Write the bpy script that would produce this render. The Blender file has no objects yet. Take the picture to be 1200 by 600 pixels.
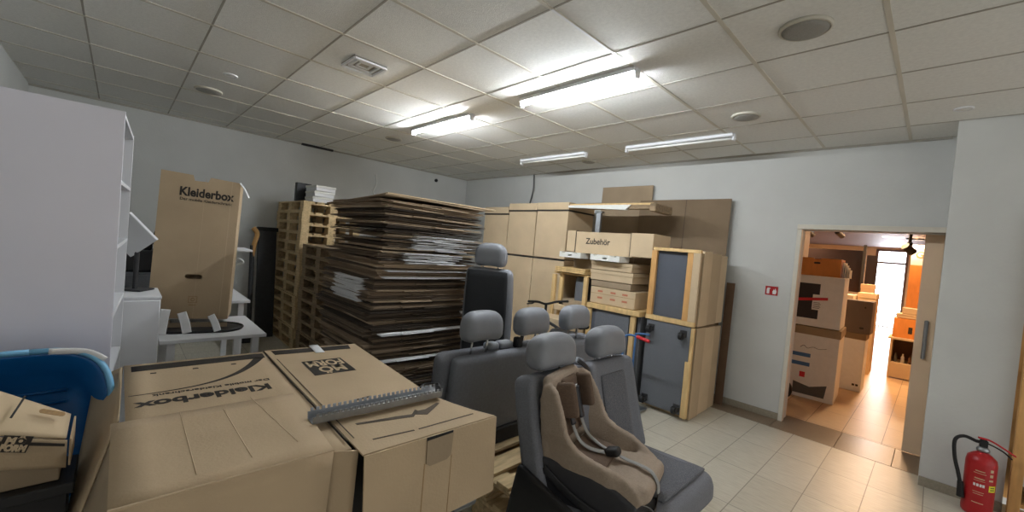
import bpy, bmesh, math, random
from mathutils import Vector, Matrix
random.seed(7)
S = bpy.context.scene
COL = S.collection

# ------------------------------------------------------------------ camera, world, lights, exposure
cam = bpy.data.objects.new('camera', bpy.data.cameras.new('camera'))
COL.objects.link(cam); S.camera = cam
cam.data.sensor_width = 36.0
cam.data.lens = 14.397
cam.data.clip_start = 0.02
cam.matrix_world = Matrix(((0.68978232, -0.07947492, 0.71964164, 0.0),
                           (0.71859461, -0.04626766, -0.69388839, 0.0),
                           (0.08844286, 0.99576254, 0.02519563, 1.66),
                           (0, 0, 0, 1)))
S.view_settings.view_transform = 'Standard'
S.view_settings.look = 'None'
S.view_settings.gamma = 1.0
S.view_settings.use_curve_mapping = False
S.view_settings.exposure = 1.45
w = bpy.data.worlds.new('world'); S.world = w; w.use_nodes = True
w.node_tree.nodes['Background'].inputs[0].default_value = (0.97, 0.96, 0.93, 1)
w.node_tree.nodes['Background'].inputs[1].default_value = 0.42
TUBE_EMIT = 112.0
WARM_WATTS = 22.0
DAY_EMIT = 3.0

# ------------------------------------------------------------------ helpers
def lin(r, g, b):
    f = lambda v: (v/255/12.92) if v/255 <= .04045 else ((v/255+.055)/1.055)**2.4
    return (f(r), f(g), f(b), 1)

def mat(name, rgb, rough=.6, var=.12, scale=8, bump=0.0, bscale=60, metal=0.0, emit=None, estr=0, stretch=None, col2=None, spec=.4):
    m = bpy.data.materials.new(name); m.use_nodes = True
    nt = m.node_tree; b = nt.nodes['Principled BSDF']
    c = lin(*rgb)
    b.inputs['Roughness'].default_value = rough
    b.inputs['Metallic'].default_value = metal
    b.inputs['Specular IOR Level'].default_value = spec
    tc = nt.nodes.new('ShaderNodeTexCoord'); mp = nt.nodes.new('ShaderNodeMapping')
    nt.links.new(tc.outputs['Object'], mp.inputs['Vector'])
    if stretch: mp.inputs['Scale'].default_value = stretch
    nz = nt.nodes.new('ShaderNodeTexNoise'); nz.inputs['Scale'].default_value = scale; nz.inputs['Detail'].default_value = 5
    nt.links.new(mp.outputs[0], nz.inputs['Vector'])
    rp = nt.nodes.new('ShaderNodeValToRGB')
    d = col2 and lin(*col2) or tuple(v*(1-var) for v in c[:3])+(1,)
    u = c if col2 else tuple(min(1, v*(1+var)) for v in c[:3])+(1,)
    rp.color_ramp.elements[0].position = .3; rp.color_ramp.elements[1].position = .7
    rp.color_ramp.elements[0].color = d; rp.color_ramp.elements[1].color = u
    nt.links.new(nz.outputs[0], rp.inputs[0]); nt.links.new(rp.outputs[0], b.inputs['Base Color'])
    if bump:
        n2 = nt.nodes.new('ShaderNodeTexNoise'); n2.inputs['Scale'].default_value = bscale; n2.inputs['Detail'].default_value = 4
        nt.links.new(mp.outputs[0], n2.inputs['Vector'])
        bp = nt.nodes.new('ShaderNodeBump'); bp.inputs['Strength'].default_value = bump; bp.inputs['Distance'].default_value = .01
        nt.links.new(n2.outputs[0], bp.inputs['Height']); nt.links.new(bp.outputs[0], b.inputs['Normal'])
    if emit:
        b.inputs['Emission Color'].default_value = lin(*emit); b.inputs['Emission Strength'].default_value = estr
    return m

def glass_mat():
    m = mat('window_glass', (235, 240, 240), .03, 0)
    m.node_tree.nodes['Principled BSDF'].inputs['Transmission Weight'].default_value = 1
    return m

def mk(name, bm, m, parent=None, M=None, smooth=False, kind=None, label=None):
    me = bpy.data.meshes.new(name)
    if M is not None: bm.transform(M)
    bmesh.ops.recalc_face_normals(bm, faces=bm.faces)
    bm.to_mesh(me); bm.free()
    if smooth:
        for p in me.polygons: p.use_smooth = True
    if isinstance(m, (list, tuple)):
        for q in m: me.materials.append(q)
    else: me.materials.append(m)
    o = bpy.data.objects.new(name, me); COL.objects.link(o)
    if parent is not None: o.parent = parent
    if kind: o['kind'] = kind
    if label: o['label'] = label
    return o

def tag(o, label, cat, group=None):
    o['label'] = label; o['category'] = cat
    if group: o['group'] = group
    return o

def thing(name, label, cat, loc=(0, 0, 0), rz=0, group=None, rot=None):
    o = bpy.data.objects.new(name, None); COL.objects.link(o)
    o.empty_display_size = .1
    o.location = loc; o.rotation_euler = rot or (0, 0, rz)
    return tag(o, label, cat, group)

def children(o): return [c for c in bpy.data.objects if c.parent == o]

def dup(src, loc, rot, label, group=None):
    kids = {}
    for c in bpy.data.objects:
        if c.parent: kids.setdefault(c.parent.name, []).append(c)
    def rec(o, par):
        c = o.copy(); COL.objects.link(c)
        if par: c.parent = par
        for k in kids.get(o.name, []): rec(k, c)
        return c
    r = rec(src, None); r.location = loc; r.rotation_euler = rot; r['label'] = label
    if group: r['group'] = group
    return r

def B(): return bmesh.new()

def box(bm, lo, hi, bev=0.0, M=None, mi=0, seg=1):
    c = [(lo[i]+hi[i])/2 for i in range(3)]; s = [abs(hi[i]-lo[i]) for i in range(3)]
    b2 = bmesh.new()
    bmesh.ops.create_cube(b2, size=1)
    bmesh.ops.scale(b2, vec=s, verts=b2.verts)
    if bev > 0:
        bmesh.ops.bevel(b2, geom=b2.edges[:], offset=min(bev, min(s)*.45), segments=seg, affect='EDGES', profile=.5)
    bmesh.ops.translate(b2, vec=c, verts=b2.verts)
    return merge(bm, b2, M, mi)

def merge(bm, b2, M=None, mi=None):
    if M is not None: b2.transform(M)
    vm = {}
    for v in b2.verts: vm[v] = bm.verts.new(v.co)
    for f in b2.faces:
        try:
            nf = bm.faces.new([vm[v] for v in f.verts]); nf.smooth = f.smooth
            if mi is not None: nf.material_index = mi
        except ValueError: pass
    b2.free()
    return bm

def cyl(bm, p0, p1, r, r2=None, n=16, cap=True):
    p0 = Vector(p0); p1 = Vector(p1); d = p1-p0
    b2 = bmesh.new()
    bmesh.ops.create_cone(b2, cap_ends=cap, segments=n, radius1=r, radius2=r if r2 is None else r2, depth=d.length)
    q = Vector((0, 0, 1)).rotation_difference(d.normalized()).to_matrix().to_4x4()
    return merge(bm, b2, Matrix.Translation((p0+p1)/2) @ q, 0)

def smooth_path(pts, n=6):
    P = [Vector(p) for p in pts]; out = []
    for i in range(len(P)-1):
        a = P[max(i-1, 0)]; b = P[i]; c = P[i+1]; d = P[min(i+2, len(P)-1)]
        for k in range(n):
            t = k/n
            out.append(.5*((2*b)+(c-a)*t+(2*a-5*b+4*c-d)*t*t+(3*b-a-3*c+d)*t**3))
    out.append(P[-1]); return out

def tube(bm, pts, r, n=10, sm=True, flat=None):
    P = smooth_path(pts) if sm else [Vector(p) for p in pts]
    rings = []; up = Vector((0, 0, 1)); prev = None
    for i, p in enumerate(P):
        d = (P[min(i+1, len(P)-1)]-P[max(i-1, 0)]).normalized()
        if prev is None:
            a = d.orthogonal().normalized() if flat is None else (Vector(flat)-d*d.dot(Vector(flat))).normalized()
        else: a = (prev-d*prev.dot(d)).normalized()
        prev = a; b = d.cross(a)
        ra, rb = (r, r) if not isinstance(r, tuple) else r
        rings.append([bm.verts.new(p+a*ra*math.cos(2*math.pi*k/n)+b*rb*math.sin(2*math.pi*k/n)) for k in range(n)])
    for i in range(len(rings)-1):
        for k in range(n):
            f = bm.faces.new([rings[i][k], rings[i][(k+1) % n], rings[i+1][(k+1) % n], rings[i+1][k]]); f.smooth = True
    bm.faces.new(rings[0]); bm.faces.new(rings[-1][::-1])
    return bm

def lathe(bm, prof, n=28, M=None):
    b2 = bmesh.new(); rings = []
    for r, z in prof:
        rings.append([b2.verts.new((r*math.cos(2*math.pi*k/n), r*math.sin(2*math.pi*k/n), z)) for k in range(n)])
    for i in range(len(rings)-1):
        for k in range(n):
            f = b2.faces.new([rings[i][k], rings[i][(k+1) % n], rings[i+1][(k+1) % n], rings[i+1][k]]); f.smooth = True
    b2.faces.new(rings[0][::-1]); b2.faces.new(rings[-1])
    return merge(bm, b2, M)

def sheet(bm, outer, holes=(), t=.004, M=None):
    """flat board with holes, outline in XY, thickness along +Z"""
    b2 = bmesh.new()
    for loop in [outer]+list(holes):
        vs = [b2.verts.new((p[0], p[1], 0)) for p in loop]
        for i in range(len(vs)): b2.edges.new((vs[i], vs[(i+1) % len(vs)]))
    bmesh.ops.triangle_fill(b2, use_beauty=True, use_dissolve=False, edges=b2.edges[:])
    g = bmesh.ops.extrude_face_region(b2, geom=b2.faces[:])
    bmesh.ops.translate(b2, vec=(0, 0, t), verts=[e for e in g['geom'] if isinstance(e, bmesh.types.BMVert)])
    return merge(bm, b2, M, 0)

def rect(x0, y0, x1, y1): return [(x0, y0), (x1, y0), (x1, y1), (x0, y1)]

def oval(cx, cy, w, h, n=16):
    out = []
    for k in range(n):
        a = 2*math.pi*k/n; r = h/2
        out.append((cx+(w/2-r)*(1 if math.cos(a) > 0 else -1)+r*math.cos(a), cy+r*math.sin(a)))
    return out

def frame(o, x, y):
    """matrix taking local X to x, local Y to y, at origin o"""
    x = Vector(x).normalized(); y = Vector(y); y = (y-x*x.dot(y)).normalized(); z = x.cross(y)
    return Matrix.Translation(Vector(o)) @ Matrix((x, y, z)).transposed().to_4x4()

def loft(bm, corners, t=.005, nu=8, nv=8, amp=0.0, f=None):
    """bowed sheet through four corners (a b c d around), with real thickness; f(u,v) gives an extra normal offset"""
    a, b, c, d = [Vector(p) for p in corners]
    nrm = (b-a).cross(d-a).normalized()
    top = []; bot = []
    for i in range(nu+1):
        rt = []; rb = []
        for j in range(nv+1):
            u = i/nu; v = j/nv
            p = a*(1-u)*(1-v)+b*u*(1-v)+c*u*v+d*(1-u)*v
            h = (f(u, v) if f else 0)+amp*math.sin(math.pi*u)*math.sin(math.pi*v)
            rt.append(bm.verts.new(p+nrm*(h+t))); rb.append(bm.verts.new(p+nrm*h))
        top.append(rt); bot.append(rb)
    for i in range(nu):
        for j in range(nv):
            bm.faces.new([top[i][j], top[i+1][j], top[i+1][j+1], top[i][j+1]]).smooth = True
            bm.faces.new([bot[i][j], bot[i][j+1], bot[i+1][j+1], bot[i+1][j]]).smooth = True
    for i in range(nu):
        bm.faces.new([top[i][0], bot[i][0], bot[i+1][0], top[i+1][0]])
        bm.faces.new([top[i][nv], top[i+1][nv], bot[i+1][nv], bot[i][nv]])
    for j in range(nv):
        bm.faces.new([top[0][j], top[0][j+1], bot[0][j+1], bot[0][j]])
        bm.faces.new([top[nu][j], bot[nu][j], bot[nu][j+1], top[nu][j+1]])
    return bm

def soft(size, r, cuts=12, deform=None):
    bm = bmesh.new(); bmesh.ops.create_cube(bm, size=2)
    bmesh.ops.subdivide_edges(bm, edges=bm.edges[:], cuts=cuts, use_grid_fill=True)
    h = Vector(size)/2
    for v in bm.verts:
        q = Vector([math.sin(c*math.pi/2)*.45+c*.55 for c in v.co])
        p = Vector([q[i]*h[i] for i in range(3)])
        inn = Vector([max(-(h[i]-min(r, h[i])), min(h[i]-min(r, h[i]), p[i])) for i in range(3)])
        d = p-inn
        if d.length > 1e-7:
            k = max(abs(d[i])/max(min(r, h[i]), 1e-6) for i in range(3))
            dd = Vector([d[i]/max(min(r, h[i]), 1e-6) for i in range(3)]).normalized()*k
            p = inn+Vector([dd[i]*min(r, h[i]) for i in range(3)])
        v.co = deform(p, h) if deform else p
    for f in bm.faces: f.smooth = True
    return bm

def text(name, s, size, M, m, parent, bold=.0, width=None, spacing=1.0):
    cu = bpy.data.curves.new(name, 'FONT'); cu.body = s; cu.size = size; cu.offset = bold; cu.extrude = .0004
    cu.align_x = 'CENTER'; cu.align_y = 'CENTER'; cu.space_character = spacing; cu.resolution_u = 3
    o = bpy.data.objects.new(name, cu); COL.objects.link(o)
    dg = bpy.context.evaluated_depsgraph_get(); dg.update()
    me = bpy.data.meshes.new_from_object(o.evaluated_get(dg)); bpy.data.objects.remove(o)
    if width:
        xs = [v.co.x for v in me.vertices]; k = width/(max(xs)-min(xs))
        for v in me.vertices: v.co.x *= k
    me.transform(M); me.materials.clear(); me.materials.append(m); me.name = name
    q = bpy.data.objects.new(name, me); COL.objects.link(q)
    if parent: q.parent = parent
    return q

def T(x, y, z): return Matrix.Translation((x, y, z))
def Rx(a): return Matrix.Rotation(a, 4, 'X')
def Ry(a): return Matrix.Rotation(a, 4, 'Y')
def Rz(a): return Matrix.Rotation(a, 4, 'Z')
def ordinal(i): return ['topmost','second','third','fourth','fifth','sixth','seventh','eighth','ninth','tenth','eleventh','twelfth','thirteenth','fourteenth','fifteenth'][i]

# ------------------------------------------------------------------ materials
M_wall = mat('painted_plaster', (200, 201, 198), .85, .035, 2.5, .12, 40)
M_ceil = mat('mineral_tile', (226, 226, 222), .95, .05, 45, .25, 160)
M_grid = mat('ceiling_rail', (200, 195, 182), .6, .04, 5)
M_gridd = mat('tile_joint', (160, 156, 146), .7, .04, 5)
M_white = mat('white_laminate', (222, 223, 226), .4, .02, 3)
M_lilac = mat('white_cabinet_side', (214, 213, 222), .5, .02, 3)
M_card = mat('corrugated_cardboard', (184, 162, 132), .85, .07, 3, .12, 90, stretch=(1, 1, 1))
M_card2 = mat('pale_cardboard', (200, 178, 146), .85, .06, 4, .1, 60)
M_card3 = mat('dull_cardboard', (156, 138, 114), .9, .08, 4, .1, 60)
M_cardd = mat('dark_grey_board', (128, 110, 88), .9, .08, 3, .1, 60)
M_cardi = mat('cardboard_edge', (160, 130, 92), .95, .15, 90)
M_ink = mat('black_print', (52, 47, 42), .8, .1, 50)
M_inkg = mat('grey_print', (88, 78, 66), .85, .1, 50)
M_wood = mat('pallet_wood', (196, 172, 132), .8, .22, 6, .2, 40, stretch=(1, 6, 6))
M_woodg = mat('weathered_pallet_wood', (142, 122, 96), .85, .3, 6, .2, 40, stretch=(1, 6, 6))
M_beech = mat('pale_wood_frame', (214, 182, 128), .6, .12, 5, .1, 30, stretch=(6, 6, 1))
M_orangew = mat('orange_wood_frame', (206, 158, 98), .6, .14, 5, .1, 30, stretch=(6, 6, 1))
M_felt = mat('dark_grey_carpet', (86, 90, 98), .95, .1, 120, .3, 200)
M_felt2 = mat('mid_grey_carpet', (104, 107, 112), .95, .1, 120, .3, 200)
M_black = mat('black_rubber', (26, 26, 27), .6, .1, 20)
M_blackp = mat('black_plastic', (34, 34, 36), .45, .08, 20)
M_steel = mat('galvanised_steel', (160, 164, 168), .38, .06, 30, metal=.85)
M_chrome = mat('chromed_steel', (220, 222, 224), .15, .02, 20, metal=1)
M_darkm = mat('dark_painted_metal', (58, 58, 60), .5, .1, 20, metal=.3)
M_fab = mat('grey_seat_fabric', (120, 122, 129), .9, .12, 160, .35, 260)
M_fabd = mat('patterned_seat_fabric', (124, 126, 132), .95, .3, 240, .35, 260, col2=(78, 80, 86))
M_vinyl = mat('grey_vinyl', (132, 135, 141), .5, .05, 12, .05, 90)
M_shell = mat('grey_seat_back_shell', (116, 119, 126), .75, .07, 60, .12, 160)
M_shelld = mat('dark_seat_back_carpet', (56, 58, 61), .95, .08, 150, .2, 220)
M_tan = mat('taupe_child_seat_fabric', (160, 144, 128), .9, .08, 90, .3, 180)
M_brown = mat('brown_child_seat_fabric', (104, 86, 72), .9, .1, 90, .3, 180)
M_cshell = mat('anthracite_child_seat_shell', (52, 52, 56), .5, .06, 30)
M_strap = mat('grey_webbing', (150, 150, 148), .7, .08, 150)
M_red = mat('red_enamel', (168, 30, 34), .35, .05, 10)
M_redg = mat('red_grip', (196, 40, 48), .5, .05, 10)
M_blue = mat('blue_enamel', (70, 110, 160), .4, .05, 10)
M_tubb = mat('blue_tub_plastic', (14, 88, 148), .3, .08, 6, .08, 12, stretch=(1, 1, 1))
M_tubl = mat('pale_blue_tub_rim', (118, 178, 216), .35, .04, 6)
M_paper = mat('white_paper', (226, 227, 228), .7, .03, 20)
M_styro = mat('white_styrofoam', (226, 226, 220), .8, .05, 60, .2, 120)
M_yellow = mat('yellow_sticker', (226, 220, 60), .5, .02, 20)
M_lamp = mat('lit_tube', (255, 250, 240), .4, 0, 5, emit=(244, 250, 255), estr=TUBE_EMIT)
M_off = mat('unlit_tube_cover', (232, 232, 228), .35, .01, 5)
M_grille = mat('speaker_grille', (150, 148, 142), .6, .2, 300, .4, 400)
M_granite = mat('brown_granite', (160, 140, 116), .35, .0, 260, col2=(96, 80, 66))
M_plinth = mat('grey_plinth_tile', (150, 142, 126), .5, .12, 60)
M_cable = mat('grey_cable', (90, 90, 90), .6, .05, 20)
M_wcable = mat('white_cable', (220, 220, 215), .6, .05, 20)
M_door = mat('warm_lit_door_leaf', (226, 200, 168), .45, .03, 4)  # white door leaf, the next room's warm light mixed into its colour
M_dframe = mat('cream_door_frame', (212, 206, 192), .5, .04, 10)
M_orange = mat('orange_plywood', (214, 140, 70), .6, .08, 5, stretch=(4, 4, 1))
M_nceil = mat('dark_ceiling_panel', (112, 96, 94), .6, .06, 3)
M_nwall = mat('warm_wall', (226, 206, 180), .8, .03, 3)
M_tv = mat('dark_screen_print', (48, 42, 44), .4, .1, 6)
M_screen = mat('dark_screen', (34, 28, 30), .2, .05, 4)
M_tan2 = mat('brown_hardboard', (104, 80, 60), .8, .1, 6)
M_navy = mat('navy_plastic', (30, 42, 70), .5, .05, 10)

def floor_mat(name, c1, c2, mortar, w_, h_, off, rough, ridge):
    m = bpy.data.materials.new(name); m.use_nodes = True; nt = m.node_tree; b = nt.nodes['Principled BSDF']
    tc = nt.nodes.new('ShaderNodeTexCoord'); mp = nt.nodes.new('ShaderNodeMapping')
    nt.links.new(tc.outputs['Object'], mp.inputs[0])
    mp.inputs['Rotation'].default_value = (0, 0, math.pi/2)
    mp.inputs['Location'].default_value = off
    br = nt.nodes.new('ShaderNodeTexBrick'); br.offset = 0.0; br.inputs['Scale'].default_value = 1
    br.inputs['Brick Width'].default_value = h_; br.inputs['Row Height'].default_value = w_
    br.inputs['Mortar Size'].default_value = .0035; br.inputs['Mortar Smooth'].default_value = .3
    br.inputs['Color1'].default_value = lin(*c1); br.inputs['Color2'].default_value = lin(*c2); br.inputs['Mortar'].default_value = lin(*mortar)
    nt.links.new(mp.outputs[0], br.inputs['Vector'])
    nz = nt.nodes.new('ShaderNodeTexNoise'); nz.inputs['Scale'].default_value = 9; nz.inputs['Detail'].default_value = 8
    m2 = nt.nodes.new('ShaderNodeMapping'); m2.inputs['Scale'].default_value = (1, 9, 1)
    nt.links.new(tc.outputs['Object'], m2.inputs[0]); nt.links.new(m2.outputs[0], nz.inputs['Vector'])
    mx = nt.nodes.new('ShaderNodeMix'); mx.data_type = 'RGBA'; mx.blend_type = 'MULTIPLY'; mx.inputs[0].default_value = ridge
    nt.links.new(br.outputs['Color'], mx.inputs[6])
    rp = nt.nodes.new('ShaderNodeValToRGB'); rp.color_ramp.elements[0].color = (.55, .52, .46, 1); rp.color_ramp.elements[1].color = (1, 1, 1, 1)
    rp.color_ramp.elements[0].position = .35; rp.color_ramp.elements[1].position = .6
    nt.links.new(nz.outputs[0], rp.inputs[0]); nt.links.new(rp.outputs[0], mx.inputs[7])
    nt.links.new(mx.outputs[2], b.inputs['Base Color'])
    b.inputs['Roughness'].default_value = rough
    bp = nt.nodes.new('ShaderNodeBump'); bp.inputs['Strength'].default_value = .25; bp.inputs['Distance'].default_value = .003; bp.invert = True
    nt.links.new(br.outputs['Fac'], bp.inputs['Height']); nt.links.new(bp.outputs[0], b.inputs['Normal'])
    return m
M_floor = floor_mat('floor_tiles', (206, 201, 186), (196, 190, 174), (140, 134, 120), .314, .627, (0.015, -.062, 0), .38, .35)
M_nfloor = floor_mat('warm_floor_tiles', (214, 186, 150), (206, 176, 140), (140, 112, 84), .314, .627, (0.015, -.062, 0), .42, .25)

# ------------------------------------------------------------------ room shell
XA, YB, YC, HC, XR = -7.12, 5.335, -0.79, 2.98, 3.4
def struct(name, bm, m, M=None):
    return mk(name, bm, m, None, M, kind='structure')
bm = B(); box(bm, (XA, YC, -.1), (XR, 5.04, 0)); struct('floor', bm, M_floor)
bm = B(); box(bm, (-14, 5.62, -.1), (6, 17.2, 0)); struct('floor_next_room', bm, M_nfloor)
bm = B()
for a, b_ in ((XA, -1.93), (-1.925, -1.1), (-1.096, -.56), (-.556, -.15), (-.146, .1)):
    box(bm, (a, 5.045, -.1), (b_, YB if a < -1.5 or a > .05 else 5.61, .001), .001)
struct('trim_1', bm, M_granite)
bm = B(); box(bm, (XA, YC, HC), (XR, YB, HC+.1)); struct('ceiling', bm, M_ceil)
bm = B(); box(bm, (XA-.15, YC-.15, -.1), (XA, YB+.1, HC+.1)); struct('wall_left', bm, M_wall)
bm = B(); box(bm, (XA, YC-.15, -.1), (XR, YC, HC+.1)); struct('wall_front', bm, M_wall)
DX0, DX1, DZ = -1.06, .03, 2.115
bm = B()
box(bm, (XA, YB, -.1), (DX0, 5.56, HC+.1)); box(bm, (DX1, YB, -.1), (XR, 5.56, HC+.1)); box(bm, (DX0, YB, DZ), (DX1, 5.56, HC+.1))
struct('wall_back', bm, M_wall)
bm = B(); box(bm, (.025, 4.83, 0), (.47, YB, HC)); struct('wall_pilaster', bm, M_wall)
bm = B(); box(bm, (XA, YB-.014, 0), (DX0-.03, YB, .075), .003); struct('baseboard_back', bm, M_plinth)
bm = B(); box(bm, (XA, YC, 0), (XA+.014, YB-.02, .075), .003); struct('baseboard_left', bm, M_plinth)
bm = B(); box(bm, (.027, 4.812, 0), (.47, 4.83, .075), .003); struct('baseboard_pilaster', bm, M_plinth)
# ceiling rails
bm = B()
k = -11
while -.27+.655*k < XR:
    x = -.27+.655*k; k += 1
    if x > XA: box(bm, (x-.012, YC, HC-.004), (x+.012, YB, HC+.01))
struct('trim_2', bm, M_grid)
bm = B()
for k in range(-4, 6):
    y = 1.66+.632*k
    if YC < y < YB: box(bm, (XA, y-.006, HC-.003), (XR, y+.006, HC+.01))
struct('trim_3', bm, M_gridd)
bm = B(); box(bm, (-1.588, 1.66, HC-.007), (-1.572, 2.275, HC-.002)); struct('rail_glint', bm, M_white)  # white strip put in for the bright reflection on one rail segment
bm = B(); box(bm, (XA, YC, HC-.02), (XA+.02, YB, HC)); box(bm, (XA, YB-.02, HC-.02), (0, YB, HC)); struct('trim_5', bm, M_gridd)
bm = B(); box(bm, (XA+.02, 2.02, HC-.03), (XA+.06, 2.5, HC-.001)); struct('trim_gap', bm, M_black)  # black strip drawn in place of the dark gap where trim is missing
# door frame and leaf
bm = B()
box(bm, (DX0-.03, YB-.012, 0), (DX0+.012, YB+.06, DZ+.045), .003)
box(bm, (DX0-.03, YB-.03, DZ), (DX1+.03, YB+.06, DZ+.05), .003)
box(bm, (DX1-.005, YB-.012, 0), (DX1+.03, YB+.03, DZ+.03), .003)
struct('trim_7', bm, M_dframe)
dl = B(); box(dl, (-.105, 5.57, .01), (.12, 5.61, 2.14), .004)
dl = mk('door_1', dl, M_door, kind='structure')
h = B(); box(h, (-.048, 5.54, .93), (-.018, 5.57, 1.30), .008); mk('door_handle', h, M_steel, dl)

# ------------------------------------------------------------------ ceiling fixtures
def lamp(x0, x1, y, lit, label):
    t = thing('tube_lamp', label, 'lamp', ((x0+x1)/2, y, HC))
    L = (x1-x0)/2
    bm = B(); box(bm, (-L, -.046, -.034), (L, .046, -.002), .006); mk('lamp_body', bm, M_white, t)
    bm = B(); cyl(bm, (-L+.01, 0, -.046), (L-.01, 0, -.05), .0125, n=14); mk('lamp_tube', bm, M_lamp if lit else M_off, t, smooth=True)
    for s in (-1, 1):
        bm = B(); box(bm, (s*L-.012, -.026, -.075), (s*L+.012, .026, -.004), .006); mk('end_cap', bm, M_white, t)
lamp(-4.59, -3.43, 2.56, True, 'lit ceiling tube lamp on the left, above the pallets')
lamp(-2.70, -1.56, 2.56, True, 'lit ceiling tube lamp in the middle of the ceiling, brightest one')
lamp(-2.72, -1.515, 4.4, False, 'unlit long white tube lamp on the ceiling nearer the doorway')
lamp(-4.53, -3.33, 4.4, False, 'unlit white tube lamp on the ceiling above the tall cartons')
def spk(x, y, r, label):
    t = thing('ceiling_speaker', label, 'speaker', (x, y, HC))
    bm = B(); lathe(bm, [(r, 0), (r, -.012), (r*.9, -.02), (r*.88, -.012)]); mk('rim', bm, M_grid, t)
    bm = B(); lathe(bm, [(r*.88, -.004), (r*.87, -.018), (r*.6, -.026), (.001, -.03)]); mk('grille', bm, M_grille, t)
spk(-.60, 2.63, .125, 'large round ceiling speaker at top right of the photo')
spk(-1.27, 3.92, .115, 'round ceiling speaker above the wall left of the doorway')
spk(-5.32, .60, .12, 'round ceiling speaker above the upright wardrobe carton')
spk(-5.28, 2.65, .11, 'round ceiling speaker beyond the left lit tube')
spk(-3.62, 4.86, .10, 'small round ceiling speaker behind the unlit tubes')
def spot(x, y, label):
    t = thing('ceiling_downlight', label, 'light', (x, y, HC))
    bm = B(); lathe(bm, [(.055, 0), (.055, -.008), (.042, -.012), (.04, -.004)]); mk('ring', bm, M_white, t)
    bm = B(); lathe(bm, [(.04, -.001), (.038, -.008), (.001, -.01)]); mk('lens', bm, M_off, t)
spot(.04, 4.5, 'small round white downlight near the pilaster')
spot(-4.58, .67, 'small round white downlight at upper left of the ceiling')
t = thing('ceiling_vent', 'square white slatted vent plate on the ceiling', 'vent', (-3.25, 1.335, HC))
bm = B()
for a in (.125, .085, .045):
    lo = -.03 if a > .1 else (-.022 if a > .06 else -.014)
    for s in (-1, 1):
        box(bm, (-a, s*a-.01, lo), (a, s*a+.01, lo+.014), .002); box(bm, (s*a-.01, -a, lo), (s*a+.01, a, lo+.014), .002)
mk('louvre', bm, M_white, t)
bm = B(); box(bm, (-.13, -.13, -.008), (.13, .13, -.001), .002); mk('back_plate', bm, M_gridd, t)

# cables on walls
bm = B(); tube(bm, [(-5.12, 5.3, 2.96), (-5.1, 5.3, 2.7), (-5.16, 5.3, 2.44), (-5.16, 5.3, 2.38)], .012); tag(mk('wall_cable', bm, M_cable), 'dark cable running down the white wall above the tall cartons', 'cable')
bm = B(); tube(bm, [(-6.3, 5.31, 2.36), (-5.2, 5.31, 2.40), (-4.0, 5.31, 2.42), (-2.9, 5.31, 2.45)], .01); tag(mk('wall_conduit', bm, M_plinth), 'thin grey conduit running along the wall behind the cartons', 'conduit')
bm = B(); tube(bm, [(XA+.02, 3.28, 2.72), (XA+.03, 3.3, 2.55), (XA+.03, 3.25, 2.4), (XA+.02, 3.33, 2.32)], .012); tag(mk('hanging_cord', bm, M_wcable), 'white cord hanging on the left wall above the cardboard stack', 'cord')
bm = B(); lathe(bm, [(.03, 0), (.035, .02), (.02, .05)], M=T(XA+.003, 4.55, 2.83) @ Ry(math.pi/2)); tag(mk('wall_sensor', bm, M_blackp), 'small dark sensor on the left wall near the far corner', 'sensor')

# fire sign
t = thing('fire_sign', 'small red fire extinguisher sign on the wall left of the doorway', 'sign', (-1.275, YB-.004, 1.412))
bm = B(); box(bm, (-.062, 0, -.05), (.062, .003, .05)); mk('sign_plate', bm, M_red, t)
bm = B()
sheet(bm, rect(-.047, -.035, -.02, .02), t=.001, M=frame((0, -.001, 0), (1, 0, 0), (0, 0, 1)))
sheet(bm, rect(-.042, .02, -.012, .032), t=.001, M=frame((0, -.001, 0), (1, 0, 0), (0, 0, 1)))
sheet(bm, [(.012, -.035), (.045, -.035), (.05, -.005), (.036, .032), (.03, .005), (.022, .02), (.01, -.008)], t=.001, M=frame((0, -.001, 0), (1, 0, 0), (0, 0, 1)))
mk('pictogram', bm, M_paper, t)
# light switch
# ------------------------------------------------------------------ tall white shelf unit at left
t = thing('shelf_unit', 'tall white shelf unit whose plain side fills the left edge', 'shelf', (-2.8, 0.0, 0), math.radians(-3.2))
SH = 2.145
bm = B(); box(bm, (-.02, -.42, 0), (0, 0, SH), .001); mk('side_panel', bm, M_lilac, t)
bm = B(); box(bm, (-.82, -.42, 0), (-.80, 0, SH), .001); mk('side_panel', bm, M_white, t)
bm = B(); box(bm, (-.80, -.42, .05), (-.02, -.41, SH-.02)); mk('back_panel', bm, M_white, t)
for i, z in enumerate((.06, .42, .78, 1.13, 1.48, 1.80, 2.125)):
    bm = B(); box(bm, (-.80, -.41, z-.01), (-.02, 0, z+.01), .001); mk('shelf_board', bm, M_white, t)
tag(t, t['label'], 'shelf')
for i, (x, z, w_, h_, m, lb) in enumerate(((-.3, 1.81, .2, .2, M_blackp, 'dark storage bin on the upper shelf of the white unit'), (-.32, 1.49, .3, .16, M_darkm, 'dark box on the middle shelf of the white unit'))):
    q = thing('storage_bin', lb, 'bin', Vector((-2.8, 0, 0))+Matrix.Rotation(math.radians(-3.2), 3, 'Z') @ Vector((x, -.18, z)), math.radians(-3.2))
    bm = B(); box(bm, (-w_/2, -.12, 0), (w_/2, .12, h_), .006); mk('bin_body', bm, m, q)
    bm = B(); box(bm, (-w_/2-.006, -.126, h_-.03), (w_/2+.006, .126, h_+.006), .004); mk('bin_lid', bm, m, q)

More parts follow.
